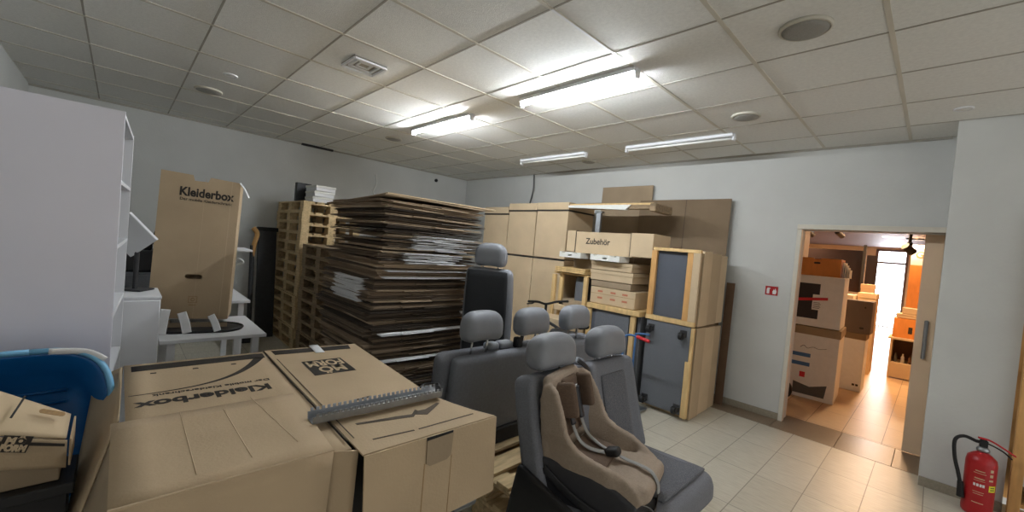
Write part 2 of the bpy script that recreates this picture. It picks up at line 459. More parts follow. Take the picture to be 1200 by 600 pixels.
# ------------------------------------------------------------------ cardboard prints
def logo(parent, M, s=1.0, sy=1.0):
    """black square with the two line MO FORM wordmark, local XY"""
    M = M @ Matrix.Diagonal((1, sy, 1, 1))
    bm = B(); sheet(bm, rect(-.075*s, -.06*s, .075*s, .06*s), t=.0006, M=M); o = mk('logo_patch', bm, M_ink, parent)
    text('logo_lettering', 'MÖ', .062*s, M @ T(-.004*s, .022*s, .0016), M_card2, o, .0022)
    text('logo_lettering', 'FORM', .062*s, M @ T(0, -.030*s, .0016), M_card2, o, .0022, width=.132*s)

# foreground flattened wardrobe box, axis Y across, X towards the camera
W = thing('wardrobe_carton', 'large brown wardrobe carton lying flat in the foreground, printed upside down', 'cardboard box', (-2.0, .6, .55))
o0 = Vector((-2.0, .6, .55))
def wp(name, bm, m, **k): return mk(name, bm, m, W, M=Matrix.Translation(-o0), **k)
Z0 = .90
def wave(a): return lambda u, v: a*math.sin(u*5+v*7)*math.sin(v*3.1)
bm = B(); loft(bm, [(-2.71, .05, Z0), (-1.38, .05, Z0), (-1.36, .62, Z0), (-2.71, .645, Z0)], .006, 12, 8); wp('print_panel', bm, M_card)
bm = B()
pts = [(-2.71, .655), (-2.655, 1.17), (-1.62, 1.115), (-1.42, 1.165), (-1.285, 1.222), (-1.285, .63), (-1.37, .625)]
def zz(x): return Z0+.008
b2 = bmesh.new(); NX = 14
Ltop = []
def yr(x):
    seq = [(-2.71, 1.17), (-2.655, 1.17), (-1.62, 1.113), (-1.42, 1.16), (-1.285, 1.222)]
    for (a, ya), (b__, yb) in zip(seq, seq[1:]):
        if x <= b__: return ya+(yb-ya)*(x-a)/(b__-a)
    return 1.222
rows = []
for t_ in (0, .006):
    g = []
    for i in range(NX+1):
        x = -2.70+(1.415)*i/NX
        r = []
        for j in range(7):
            y = .65-.022*i/NX+(yr(x)-.65+.022*i/NX)*j/6
            r.append(b2.verts.new((x+ (.05*j/6 if i == 0 else 0), y, zz(x)+t_)))
        g.append(r)
    rows.append(g)
for i in range(NX):
    for j in range(6):
        b2.faces.new([rows[1][i][j], rows[1][i+1][j], rows[1][i+1][j+1], rows[1][i][j+1]])
        b2.faces.new([rows[0][i][j], rows[0][i][j+1], rows[0][i+1][j+1], rows[0][i+1][j]])
    for j in (0, 6): b2.faces.new([rows[0][i][j], rows[0][i+1][j], rows[1][i+1][j], rows[1][i][j]])
for j in range(6):
    for i in (0, NX): b2.faces.new([rows[0][i][j], rows[0][i][j+1], rows[1][i][j+1], rows[1][i][j]])
merge(bm, b2); wp('logo_panel', bm, M_card)
# side panel falling away on the left
bm = B(); loft(bm, [(-2.71, .048, Z0-.002), (-2.02, .035, Z0-.006), (-1.95, -.10, .40), (-2.72, -.045, .85)][::-1], .006, 10, 8, .01); wp('side_panel', bm, M_card)
bm = B(); loft(bm, [(-1.985, .035, .895), (-1.345, .016, .915), (-1.36, -.02, .30), (-1.93, -.12, .30)][::-1], .005, 6, 6); wp('shade_flap', bm, M_card3)  # extra flap in darker cardboard, added as the shade inside the gap
# overlapping end flap on the left panel, folding down at its front
bm = B(); sheetpts = [(-1.93, .012), (-1.97, .05), (-1.965, .50), (-1.345, .56), (-1.325, .05), (-1.34, .012)]
loft(bm, [(-1.955, .012, Z0+.010), (-1.325, .012, Z0+.034), (-1.325, .545, Z0+.034), (-1.955, .60, Z0+.009)], .004, 8, 6, 0); wp('end_flap', bm, M_card)
bm = B(); loft(bm, [(-1.325, .012, Z0+.04), (-1.325, .545, Z0+.04), (-1.345, .535, .58), (-1.345, .02, .58)], .006, 6, 6, .004); wp('end_flap', bm, M_card)
bm = B(); loft(bm, [(-1.365, .545, Z0+.012), (-1.33, .632, Z0+.008), (-1.345, .63, .57), (-1.385, .545, .57)], .006, 4, 6, 0); wp('end_flap', bm, M_card)
# right end flap with its cut grip
bm = B(); Mx = frame((-1.281, .628, Z0+.012), (0, 1, 0), (0, 0, -1))
hole = [(.245, .008), (.365, .008), (.365, .03), (.355, .12), (.30, .135), (.262, .13), (.245, .03)]
sheet(bm, [(0, 0), (.594, 0), (.612, .335), (.02, .35)], [], .006, Mx @ T(0, 0, -.006))
wp('end_flap', bm, M_card)
bm = B(); sheet(bm, [(.243, .0), (.363, .0), (.363, .012), (.243, .016)], t=.002, M=Mx @ T(0, 0, -.009)); wp('grip_slot', bm, M_black)
bm = B(); sheet(bm, [(.243, .012), (.363, .008), (.358, .095), (.34, .108), (.262, .112), (.246, .1)], t=.004, M=Mx @ T(0, 0, -.0122)); wp('grip_tab', bm, M_card3)
bm = B(); sheet(bm, rect(.240, .10, .2435, .338), t=.001, M=Mx @ T(0, 0, -.0075)); wp('flap_crease', bm, M_cardi); bm = B(); sheet(bm, rect(.364, .10, .3665, .335), t=.001, M=Mx @ T(0, 0, -.0075)); wp('flap_crease', bm, M_cardi)
# double crease between the panels
bm = B(); loft(bm, [(-2.70, .646, Z0+.009), (-1.40, .618, Z0+.016), (-1.40, .624, Z0+.016), (-2.70, .652, Z0+.009)], .001, 10, 1); loft(bm, [(-2.5, .668, Z0+.014), (-1.40, .642, Z0+.02), (-1.40, .646, Z0+.02), (-2.5, .672, Z0+.014)], .001, 10, 1); wp('fold_crease', bm, M_inkg)
zt = Z0+.0068
# printed marks (text is upside down seen from the camera, reading from the far side)
bm = B()
loft(bm, [(-2.675, .075, zt), (-2.585, .075, zt), (-2.585, .63, zt), (-2.675, .635, zt)], .0008, 8, 8)
loft(bm, [(-2.675, .68, zt+.008), (-2.585, .68, zt+.008), (-2.545, 1.10, zt+.008), (-2.63, 1.12, zt+.008)], .0008, 8, 8); wp('printed_stripe', bm, M_ink)
bm = B(); prev = None; N = 24
b2 = bmesh.new(); ra = []; rb = []
for i in range(N+1):
    u = i/N; y = .06+.56*u; x = -2.24-.36*u**3.2; wd = .006+.035*u**2.2
    z = zt
    ra.append(b2.verts.new((x-wd/2, y-wd*u*.8, z))); rb.append(b2.verts.new((x+wd/2, y, z)))
for i in range(N): b2.faces.new([ra[i], ra[i+1], rb[i+1], rb[i]])
g = bmesh.ops.extrude_face_region(b2, geom=b2.faces[:]); bmesh.ops.translate(b2, vec=(0, 0, .0008), verts=[e for e in g['geom'] if isinstance(e, bmesh.types.BMVert)])
merge(bm, b2)
for y in (.14, .30, .46): box(bm, (-2.535, y, zt), (-2.52, y+.022, zt+.0008))
wp('printed_swoosh', bm, M_ink)
def flat_text(s, size, y, x, z, wd, bold):
    M = Matrix.Translation(-o0) @ frame((x, y, z), (0, -1, 0), (1, 0, 0))
    return text('lettering', s, size, M, M_ink, W, bold, width=wd)
flat_text('Kleiderbox', .105, .315, -2.115, zt+.0004, .47, .0035)
flat_text('Der mobile Kleiderschrank', .036, .35, -2.21, zt+.0004, .43, .0006)
logo(W, Matrix.Translation(-o0) @ frame((-2.26, .862, zt+.008), (-.04, -1, 0), (1, -.04, 0)), 1.4, 1.5)
bm = B(); loft(bm, [(-2.71, .90, zt+.009), (-2.53, .885, zt+.0095), (-2.525, .935, zt+.0095), (-2.71, .955, zt+.009)], .0012, 6, 3); wp('white_tape', bm, M_paper)
bm = B(); sheet(bm, oval(0, 0, .085, .014), t=.001, M=frame((-1.745, .83, zt+.008), (-.12, 1, 0), (1, .1, 0))); wp('grip_slot', bm, M_black)
# hanger drawing near the front edge
bm = B(); Mh = frame((0, 0, zt+.008), (1, 0, 0), (0, 1, 0))
for pl in ([(-1.52, .70), (-1.505, .70), (-1.47, .86), (-1.455, .92), (-1.50, .965), (-1.515, .96), (-1.48, .925), (-1.495, .86)],
           [(-1.475, .93), (-1.445, .98), (-1.52, 1.09), (-1.53, 1.08), (-1.495, 1.0), (-1.50, .95)],
           [(-1.37, .70), (-1.362, .70), (-1.345, .86), (-1.353, .86)], [(-1.352, .88), (-1.345, .88), (-1.345, 1.15), (-1.352, 1.15)]):
    sheet(bm, pl, t=.0008, M=Mh)
wp('printed_hanger', bm, M_inkg)
# small vertical creases
def fz(x): return Z0+.0143+(x+1.955)/.63*.0245
for (x0, y0, x1, y1) in ((-1.95, .20, -1.4, .19), (-1.90, .33, -1.42, .33), (-1.99, .44, -1.45, .47)):
    bm = B(); loft(bm, [(x0, y0, fz(x0)), (x1, y1, fz(x1)), (x1, y1+.003, fz(x1)), (x0, y0+.003, fz(x0))], .0006, 4, 1)
    wp('flap_crease', bm, M_card2)
# punched steel rail lying on the carton
R = thing('punched_rail', 'grey punched steel rail with toothed edges lying on the flat carton', 'rail', (-1.59, .84, Z0+.028), math.radians(0))
def rail_wall(y, tilt):
    out = [(-.285, 0), (.285, 0), (.285, .028)]
    n = 27; s = .57/n
    for i in range(n):
        a = .285-i*s
        out += [(a-.0*s, .028), (a-s*.0, .040) , (a-s*.55, .040), (a-s*.55, .028)]
    out += [(-.285, .028)]
    return out
for dx, tl in ((-.028, -.15), (.028, .15)):
    bm = B(); sheet(bm, rail_wall(0, 0), t=.003, M=frame((dx, 0, 0), (0, 1, 0), (tl, 0, 1))); mk('toothed_flange', bm, M_steel, R)
bm = B(); hs = [oval(-.262+.0285*i, 0, .016, .009, 8) for i in range(19)]
sheet(bm, rect(-.285, -.028, .285, .028), hs, .003, frame((0, 0, 0), (0, 1, 0), (-1, 0, 0))); mk('web', bm, M_steel, R)
bm = B(); tube(bm, [(-.05, .22, .03), (-.075, .25, .03), (-.045, .31, .032), (.0, .29, .03)], (.012, .003)); mk('end_bracket', bm, M_darkm, R)
R.rotation_euler = (0, 0, math.radians(-1))

# metal trolley carrying the flat carton
t = thing('metal_trolley', 'grey steel trolley with castors under the flat foreground carton', 'trolley', (-2.05, .62, 0))
bm = B(); box(bm, (-.6, -.5, .85), (.62, .5, .885), .004); mk('deck', bm, M_darkm, t)
for sx in (-.55, .57):
    for sy in (-.45, .47):
        bm = B(); cyl(bm, (sx, sy, .12), (sx, sy, .85), .016); mk('leg', bm, M_steel, t, smooth=False)
        bm = B(); cyl(bm, (sx-.012, sy, .05), (sx+.012, sy, .05), .05, n=20); mk('castor', bm, M_black, t)
bm = B(); box(bm, (.56, -.45, .42), (.58, .47, .46)); box(bm, (-.56, -.45, .42), (-.54, .47, .46)); mk('crossbar', bm, M_steel, t)
bm = B(); box(bm, (-.58, -.52, .30), (.60, .48, .845), .01); mk('shade_block', bm, M_blackp, t)  # dark block added to stand for the shade beneath the flat carton
bm = B(); cyl(bm, (.68, .46, .52), (.68, .58, .52), .035, n=20); box(bm, (.60, .50, .50), (.68, .53, .57), .003); mk('corner_clamp', bm, M_steel, t)

# ------------------------------------------------------------------ blue tub and small carton at lower left
t = thing('plastic_tub', 'dark blue plastic tub with pale blue rim leaning beside the shelf', 'tub', (-2.42, -.2, .62))
def ring_pts(rx, ry, n=40, e=3.2):
    return [(rx*math.copysign(abs(math.cos(a))**(2/e), math.cos(a)), ry*math.copysign(abs(math.sin(a))**(2/e), math.sin(a))) for a in [2*math.pi*k/n for k in range(n)]]
def tubmesh(stations, n=40):
    b = bmesh.new(); rr = []
    for (rx, ry, z) in stations: rr.append([b.verts.new((x, y, z)) for x, y in ring_pts(rx, ry, n)])
    for i in range(len(rr)-1):
        for k in range(n): b.faces.new([rr[i][k], rr[i][(k+1) % n], rr[i+1][(k+1) % n], rr[i+1][k]]).smooth = True
    b.faces.new(rr[-1]); b.faces.new(rr[0][::-1])
    return b
# local: opening normal +Z, long axis X
Mt = frame((0, 0, .0), (.12, .38, 0), (-.42, 0, .80))
Mt = frame((-.04, -.04, .13), (-.34, 0, .94), (0, -1, 0)) @ Matrix.Diagonal((.84, .90, 1, 1))
mk('tub_shell', merge(B(), tubmesh([(.30, .22, -.20), (.36, .27, -.02), (.37, .28, 0), (.345, .255, -.004), (.28, .20, -.185), (.1, .08, -.188)]), Mt), M_tubb, t)
bm = B(); P = ring_pts(.372, .282, 48); tube(bm, [(x, y, .004) for x, y in P]+[(P[0][0], P[0][1], .004)], (.024, .014), 8, sm=False, flat=(0, 0, 1)); mk('tub_rim', bm, M_tubl, t, Mt, smooth=True)
bm = B()
for k in range(7): tube(bm, [(-.18+.06*k, -.12, -.178), (-.18+.06*k, .14, -.178)], .008, 8, sm=False)
mk('anti_slip_rib', bm, M_tubb, t, Mt, kind='stuff')
bm = B(); tube(bm, [(.30, -.25, .02), (.35, -.18, .024), (.365, -.06, .024)], (.018, .008), 8); mk('grip', bm, M_paper, t, Mt)

t = thing('parcel_carton', 'small brown carton with rounded flap and black logo at lower left', 'cardboard box', (-2.35, -.35, .5))
o1 = Vector((-2.35, -.35, .5))
def pp(name, bm, m, **k): return mk(name, bm, m, t, M=Matrix.Translation(-o1), **k)
bm = B(); loft(bm, [(-2.25, -.42, 1.085), (-2.08, -.42, .945), (-2.08, -.10, .84), (-2.25, -.10, .865)], .006, 8, 8, .01); pp('top_flap', bm, M_card2)
bm = B(); loft(bm, [(-2.07, -.42, .945), (-2.075, -.095, .835), (-2.08, -.095, .735), (-2.07, -.42, .82)], .006); pp('front_panel', bm, M_card)
bm = B(); loft(bm, [(-2.24, -.088, .86), (-2.085, -.09, .835), (-2.085, -.09, .74), (-2.24, -.088, .74)], .005); pp('side_panel', bm, M_card)
bm = B(); box(bm, (-2.26, -.55, .69), (-2.09, -.11, .80), .004); pp('carton_body', bm, M_card3)
bm = B(); loft(bm, [(-2.062, -.42, .935), (-2.067, -.10, .828), (-2.067, -.10, .818), (-2.062, -.42, .92)], .001); pp('printed_stripe', bm, M_ink)
logo(t, Matrix.Translation(-o1) @ frame((-2.056, -.212, .862), (0, .95, -.31), (.0, .31, .95)), .45)
bm = B(); sheet(bm, rect(-.003, -.05, .003, .05), t=.001, M=frame((-2.155, -.22, .955), (0, 1, -.5), (1, 0, -.6))); pp('flap_slit', bm, M_black)
bm = B()
for sx in (.0, .16):
    bm = B(); sheet(bm, oval(0, 0, .07, .02), t=.0008, M=frame((-2.165, -.30+sx, .985-sx*.45), (0, 1, -.45), (1, 0, -.6)))
    pp('printed_symbol', bm, M_cardi)
t = thing('plastic_stool', 'dark stool carrying the blue tub beside the shelf unit', 'stool', (-2.52, -.25, 0))
bm = B(); box(bm, (-.2, -.25, .38), (.18, .2, .42), .01); mk('stool_seat', bm, M_blackp, t)
for sx in (-.16, .14):
    for sy in (-.2, .16):
        bm = B(); box(bm, (sx-.02, sy-.02, 0), (sx+.02, sy+.02, .38)); mk('leg', bm, M_blackp, t)
# table added below the small carton, its dark body standing for shade
t = thing('shade_table', 'added dark table whose solid body stands for the shade under the small carton', 'table', (-2.35, -.4, 0))
bm = B(); box(bm, (.06, -.36, .65), (.30, .33, .688), .004); box(bm, (.08, -.34, .1), (.27, .31, .65)); mk('shade_table_body', bm, M_blackp, t)
for sx in (.10, .26):
    for sy in (-.32, .28):
        bm = B(); box(bm, (sx-.02, sy-.02, 0), (sx+.02, sy+.02, .1)); mk('leg', bm, M_darkm, t)

# ------------------------------------------------------------------ upright wardrobe carton on the desk
def desk(name, label, x0, x1, y0, y1, z, m=M_white):
    t = thing(name, label, 'desk', ((x0+x1)/2, (y0+y1)/2, 0)); a = (x1-x0)/2; b_ = (y1-y0)/2
    bm = B(); box(bm, (-a, -b_, z-.028), (a, b_, z), .003); mk('desk_top', bm, m, t)
    for sx in (-1, 1):
        for sy in (-1, 1):
            bm = B(); box(bm, (sx*(a-.06)-.025, sy*(b_-.07)-.025, 0), (sx*(a-.06)+.025, sy*(b_-.07)+.025, z-.028), .002); mk('leg', bm, m, t)
    bm = B(); box(bm, (-a+.05, -b_+.08, z-.12), (-a+.07, b_-.08, z-.03)); mk('apron', bm, m, t)
    return t
desk('office_desk', 'white desk below the upright wardrobe carton', -4.65, -3.84, .25, .935, .745)
desk('office_desk', 'white desk against the left wall behind the upright carton', -5.6, -4.75, .15, .99, .88)
U = thing('upright_carton', 'tall brown wardrobe carton standing upright on the white desk', 'cardboard box', (-4.36, .46, .80), math.radians(90-16))
# local X runs along the front (left to right from camera), local -Y faces the camera
U.rotation_euler = (0, math.radians(1.5), math.radians(90-14))
hw = .27; HH = 1.2
def cardbox(parent, w2, d, hgt, mats=M_card):
    bm = B()
    outer = [(-w2, 0), (w2, 0), (w2+.004, hgt), (.06, hgt+.01), (.045, hgt-.035), (-.045, hgt-.035), (-.06, hgt+.012), (-w2, hgt+.02)]
    sheet(bm, outer, [oval(.01, hgt*.30, .12, .04)], .006, frame((0, 0, 0), (1, 0, 0), (0, 0, 1)))
    mk('front_panel', bm, mats, parent)
    bm = B(); sheet(bm, [(-w2, 0), (w2, 0), (w2, hgt), (-w2, hgt-.02)], [], .006, frame((0, d, 0), (1, 0, 0), (0, 0, 1))); mk('back_panel', bm, mats, parent)
    for s in (-1, 1):
        bm = B(); sheet(bm, [(0, 0), (d, .0), (d, hgt-.01), (0, hgt)], [], .006, frame((s*w2, 0, 0), (0, 1, 0), (0, 0, 1))); mk('side_panel', bm, mats, parent)
cardbox(U, hw, .30, HH)
text('lettering', 'Kleiderbox', .1, frame((.045, -.0075, HH-.135), (1, 0, 0), (0, 0, 1)), M_ink, U, .0034, width=.375)
text('lettering', 'Der mobile Kleiderschrank', .032, frame((.045, -.0075, HH-.195), (1, 0, 0), (0, 0, 1)), M_ink, U, .0006, width=.36)
bm = B(); sheet(bm, rect(-.03, -.028, .03, .028), [rect(-.026, -.024, .026, .024)], .0008, frame((.02, -.0075, .165), (1, 0, 0), (0, 0, 1)))
sheet(bm, oval(0, 0, .03, .03), [oval(0, 0, .018, .018)], .0008, frame((.02, -.0075, .165), (1, 0, 0), (0, 0, 1)))
sheet(bm, rect(-.025, -.05, .025, -.044), t=.0008, M=frame((.02, -.0075, .165), (1, 0, 0), (0, 0, 1))); mk('recycling_mark', bm, M_cardi, U)
bm = B(); sheet(bm, rect(-.001, 0, .001, HH), t=.0008, M=frame((.03, -.0075, 0), (1, 0, 0), (0, 0, 1))); sheet(bm, rect(-.002, 0, .002, HH), t=.0008, M=frame((.215, -.0075, 0), (1, 0, 0), (0, 0, 1))); mk('fold_crease', bm, M_card2, U)
bm = B(); tube(bm, [(.27, -.01, HH-.0), (.31, -.02, HH-.05), (.345, -.03, HH-.12)], (.008, .002), 6); mk('loose_tape', bm, M_paper, U)
# dark oval tray with cardboard bits between carton and desk
t = thing('oval_tray', 'dark oval tray under the upright wardrobe carton', 'tray', (-4.18, .52, .745), math.radians(80))
bm = B(); sheet(bm, oval(0, 0, .60, .34, 28), t=.012); mk('tray_base', bm, M_blackp, t)
bm = B(); P = oval(0, 0, .60, .34, 28); tube(bm, [(x, y, .014) for x, y in P+P[:1]], .009, 8, sm=False); mk('tray_rim', bm, M_blackp, t)
q = thing('carton_insert', 'low brown cardboard insert standing in the oval tray', 'cardboard insert', (-4.2, .46, .76), math.radians(76))
bm = B(); sheet(bm, [(-.25, 0), (.25, 0), (.25, .035), (.06, .04), (-.25, .035)], [], .006, frame((0, 0, 0), (1, 0, 0), (0, 0, 1))); sheet(bm, [(-.25, 0), (-.15, 0), (-.15, .035), (-.25, .035)], [], .006, frame((0, .12, 0), (1, 0, 0), (0, 0, 1))); mk('insert_wall', bm, M_card3, q)
for i, (y, hh, ln, lb) in enumerate(((.265, .19, .02, 'leftmost white strap end hanging at the foot of the upright carton'), (.42, .16, -.04, 'middle white strap end at the foot of the upright carton'), (.615, .13, -.05, 'right white crumpled strap end at the foot of the upright carton'))):
    bm = B(); tube(bm, [(0, 0, 0), (0, ln*.4, hh*.5), (-.01, ln, hh)], (.03 if i != 2 else .025, .003), 8, flat=(0, 1, 0))
    o = mk('strap_end', bm, M_paper); o.location = (-3.98, y, .762); tag(o, lb, 'strap', 'white strap ends')

# white low cabinet, board, printer, things behind
t = thing('white_cabinet', 'plain white cabinet standing right behind the tall shelf unit', 'cabinet', (-3.92, 0, 0))
bm = B(); box(bm, (-.22, -.25, 0), (.22, .235, 1.075), .003); mk('cabinet_body', bm, M_white, t)
bm = B(); box(bm, (-.225, -.255, 1.075), (.225, .24, 1.095), .004); mk('cabinet_top', bm, M_white, t)
bm = B(); box(bm, (.22, -.24, .02), (.236, .232, 1.068), .003); mk('cabinet_door', bm, M_white, t)
bm = B(); box(bm, (-.012, -.12, -.12), (.012, .12, .12), .003); t = thing('tilted_monitor', 'small white tilted monitor back above the white cabinet', 'monitor', (-4.0, .10, 1.097), math.radians(-35)); mk('monitor_back', bm, M_white, t, T(.03, -.02, .40) @ Ry(.3) @ Rx(math.radians(38)))
bm = B(); cyl(bm, (-.01, 0, .01), (-.01, 0, .45), .015); box(bm, (-.09, -.08, 0), (.06, .08, .012), .004); mk('monitor_stand', bm, M_darkm, t)
t = thing('office_printer', 'black office machine on dark cabinet behind the shelf edge', 'printer', (-5.2, .12, 1.12))
bm = B(); box(bm, (-.2, -.2, 0), (.2, .15, .2), .02, seg=2); mk('printer_body', bm, M_blackp, t)
bm = B(); box(bm, (-.16, -.16, .2), (.12, .12, .26), .02, seg=2); mk('paper_tray', bm, M_blackp, t)
bm = B(); tube(bm, [(.1, .1, .2), (.13, .13, .35), (.1, .16, .45), (.12, .12, .3), (.15, .18, .12)], .008); mk('printer_cable', bm, M_black, t)
t = thing('drawer_block', 'dark grey drawer cabinet under the black office machine', 'cabinet', (-5.2, .05, .88))
bm = B(); box(bm, (-.25, -.3, 0), (.25, .2, .24), .004); mk('cabinet_body', bm, M_felt2, t)
bm = B(); box(bm, (.25, -.28, .02), (.262, .18, .22), .003); mk('drawer', bm, M_felt2, t)
t = thing('wall_shelf', 'small white double shelf board right of the upright carton', 'shelf', (-5.05, .80, 1.36))
bm = B(); box(bm, (-.2, -.3, 0), (.2, .2, .02), .002); mk('shelf_board', bm, M_white, t)
bm = B(); box(bm, (-.18, -.3, -.05), (.1, .06, -.028), .002); mk('shelf_board', bm, M_white, t)
bm = B(); cyl(bm, (.0, -.2, -.48), (.0, -.2, -.0), .015); cyl(bm, (0, .05, -.48), (0, .05, 0), .008); mk('shelf_post', bm, M_steel, t)
bm = B(); tube(bm, [(.02, .08, -.12), (.04, .12, -.09), (.05, .15, -.12), (.0, .1, -.15)], .01); mk('cable_loop', bm, M_wcable, t)

t = thing('dark_board', 'tall dark board leaning on the left wall beside the pallets', 'board', (-6.75, 1.60, 0), rot=(0, math.radians(-7), 0))
bm = B(); box(bm, (-.02, -.12, 0), (.02, .12, 1.62), .004); mk('board_panel', bm, M_darkm, t)
bm = B(); box(bm, (-.03, -.14, 1.56), (.03, .14, 1.62), .006); mk('board_cap', bm, M_black, t)
t = thing('garden_tool', 'dark handled tool with orange wooden grip leaning by the pallets', 'tool', (-6.5, 1.36, 0), rot=(0, math.radians(-6), 0))
bm = B(); cyl(bm, (0, 0, .02), (0, 0, 1.35), .03); mk('handle', bm, M_darkm, t)
bm = B(); tube(bm, [(0, 0, 1.2), (.02, .02, 1.38), (.0, .05, 1.52), (-.01, .0, 1.6)], (.035, .02)); mk('grip', bm, M_orangew, t)
bm = B(); box(bm, (-.03, -.12, 0), (.03, .12, .08), .01); mk('tool_head', bm, M_black, t)

# ------------------------------------------------------------------ pallets
def make_pallet(label, m=M_wood, loc=(0, 0, 0), rz=0, group='stacked wooden pallets'):
    """1.2 along local X, 0.8 along local Y"""
    t = thing('wooden_pallet', label, 'pallet', loc, rz, group)
    bm = B()
    for y, wd in ((-.3275, .145), (-.18, .1), (0, .145), (.18, .1), (.3275, .145)): box(bm, (-.6, y-wd/2, .122), (.6, y+wd/2, .144), .002)
    mk('deck_boards', bm, m, t)
    for x in (-.5275, 0, .5275):
        bm = B(); box(bm, (x-.0725, -.4, .1), (x+.0725, .4, .122), .002); mk('stringer_board', bm, m, t)
        for y in (-.35, 0, .35):
            bm = B(); box(bm, (x-.0725, y-.05, .022), (x+.0725, y+.05, .1), .002); mk('block', bm, m, t)
    for y in (-.35, 0, .35):
        bm = B(); box(bm, (-.6, y-.05, 0), (.6, y+.05, .022), .002); mk('runner_board', bm, m, t)
    return t
p0 = make_pallet('topmost pallet of the rear stack, under the white boxes', loc=(-6.5, 2.16, .144*13))
PA, PW = p0, None
for i in range(1, 14):
    dup(p0, (-6.5+random.uniform(-.02, .02), 2.16+random.uniform(-.015, .015), .144*(13-i)), (0, 0, random.uniform(-.012, .012)), '%s pallet from the top of the rear stack by the left wall' % ordinal(i))
pw = make_pallet('topmost pallet of the front stack beside the cardboard pile', M_woodg, (-5.24, 2.17, .144*9))
for i in range(1, 10):
    dup(pw, (-5.24+random.uniform(-.02, .02), 2.17+random.uniform(-.015, .015), .144*(9-i)), (0, 0, random.uniform(-.015, .015)), '%s pallet from the top of the front stack beside the cardboard pile' % ordinal(i))
for k in range(2):
    dup(p0, (-1.82, 2.25, .144*k), (0, 0, math.pi/2+.02*k), ['lower', 'upper'][k]+' light pallet under the rear van bench', 'pallets under the van seats')
dup(pw, (-3.35, 1.9, 0), (0, 0, .0), 'wooden pallet under the tall stack of flattened cartons', 'pallets under stock')

# white boxes on the rear pallets
for i in range(3):
    t = thing('white_box', ['lowest', 'middle', 'topmost'][i]+' of three flat white boxes on top of the rear pallet stack', 'box', (-6.05+.02*i, 2.0, 2.016+.075*i), .05*i, 'white boxes on the pallets')
    bm = B(); box(bm, (-.16, -.13, 0), (.16, .13, .05), .003); mk('box_base', bm, M_paper, t)
    bm = B(); box(bm, (-.167, -.137, .045), (.167, .137, .074), .003); mk('box_lid', bm, M_styro, t)
t = thing('ring_binder', 'black and white ring binder standing beside the white boxes', 'binder', (-6.30, 1.86, 2.018), .1)
bm = B(); box(bm, (-.035, -.10, 0), (.035, .10, .26), .004); mk('binder_cover', bm, M_blackp, t)
bm = B(); box(bm, (-.09, -.098, .01), (-.036, .09, .24), .02, seg=3); mk('paper_block', bm, M_paper, t)

# ------------------------------------------------------------------ tall stack of flattened cartons
mats_sheet = [mat('sheet_cardboard_%d' % i, c, .95, .12, 5) for i, c in enumerate([(112, 97, 82), (88, 76, 64), (138, 119, 98), (66, 57, 49), (178, 158, 132)])]
def flat_carton_mesh(w_, d, t_, seed, ms):
    rnd = random.Random(seed); bm = B()
    a1, a2, p1, p2 = [rnd.uniform(-.006, .006) for _ in range(2)]+[rnd.uniform(0, 6) for _ in range(2)]
    gap = t_*.42
    for ply in (0, 1):
        x0, x1, y0, y1 = -w_/2+rnd.uniform(0, .02), w_/2-rnd.uniform(0, .02), -d/2+rnd.uniform(0, .02), d/2-rnd.uniform(0, .02)
        z = ply*gap*1.25
        loft(bm, [(x0, y0, z), (x1, y0, z), (x1, y1, z), (x0, y1, z)], gap*(.5 if ply else .6), 6, 6, 0, lambda u, v: a1*math.sin(u*4+p1)+a2*math.sin(v*4+p2)*(1-.4*ply))
    # closing flap slots drawn as a short folded lip on one side
    y = rnd.uniform(-.3, .1)*d
    box(bm, (w_/2-.03, y, gap*.3), (w_/2+.012, y+.28, gap*1.1), 0)
    me = bpy.data.meshes.new('flattened_carton'); bmesh.ops.recalc_face_normals(bm, faces=bm.faces); bm.to_mesh(me); bm.free(); me.materials.append(ms); return me
NS = 104; z = .146; tk = (1.93-.146)/NS
meshes = [flat_carton_mesh(1.0, .92, tk, i, mats_sheet[i % 5]) for i in range(20)]
white_mesh = [flat_carton_mesh(.5, .42, tk*.8, 50+i, M_paper) for i in range(4)]
wide_white = flat_carton_mesh(.95, .80, tk*.8, 70, M_paper)
white_names = {}
wn = 0; ln = 0; lw = 0; longn = 0
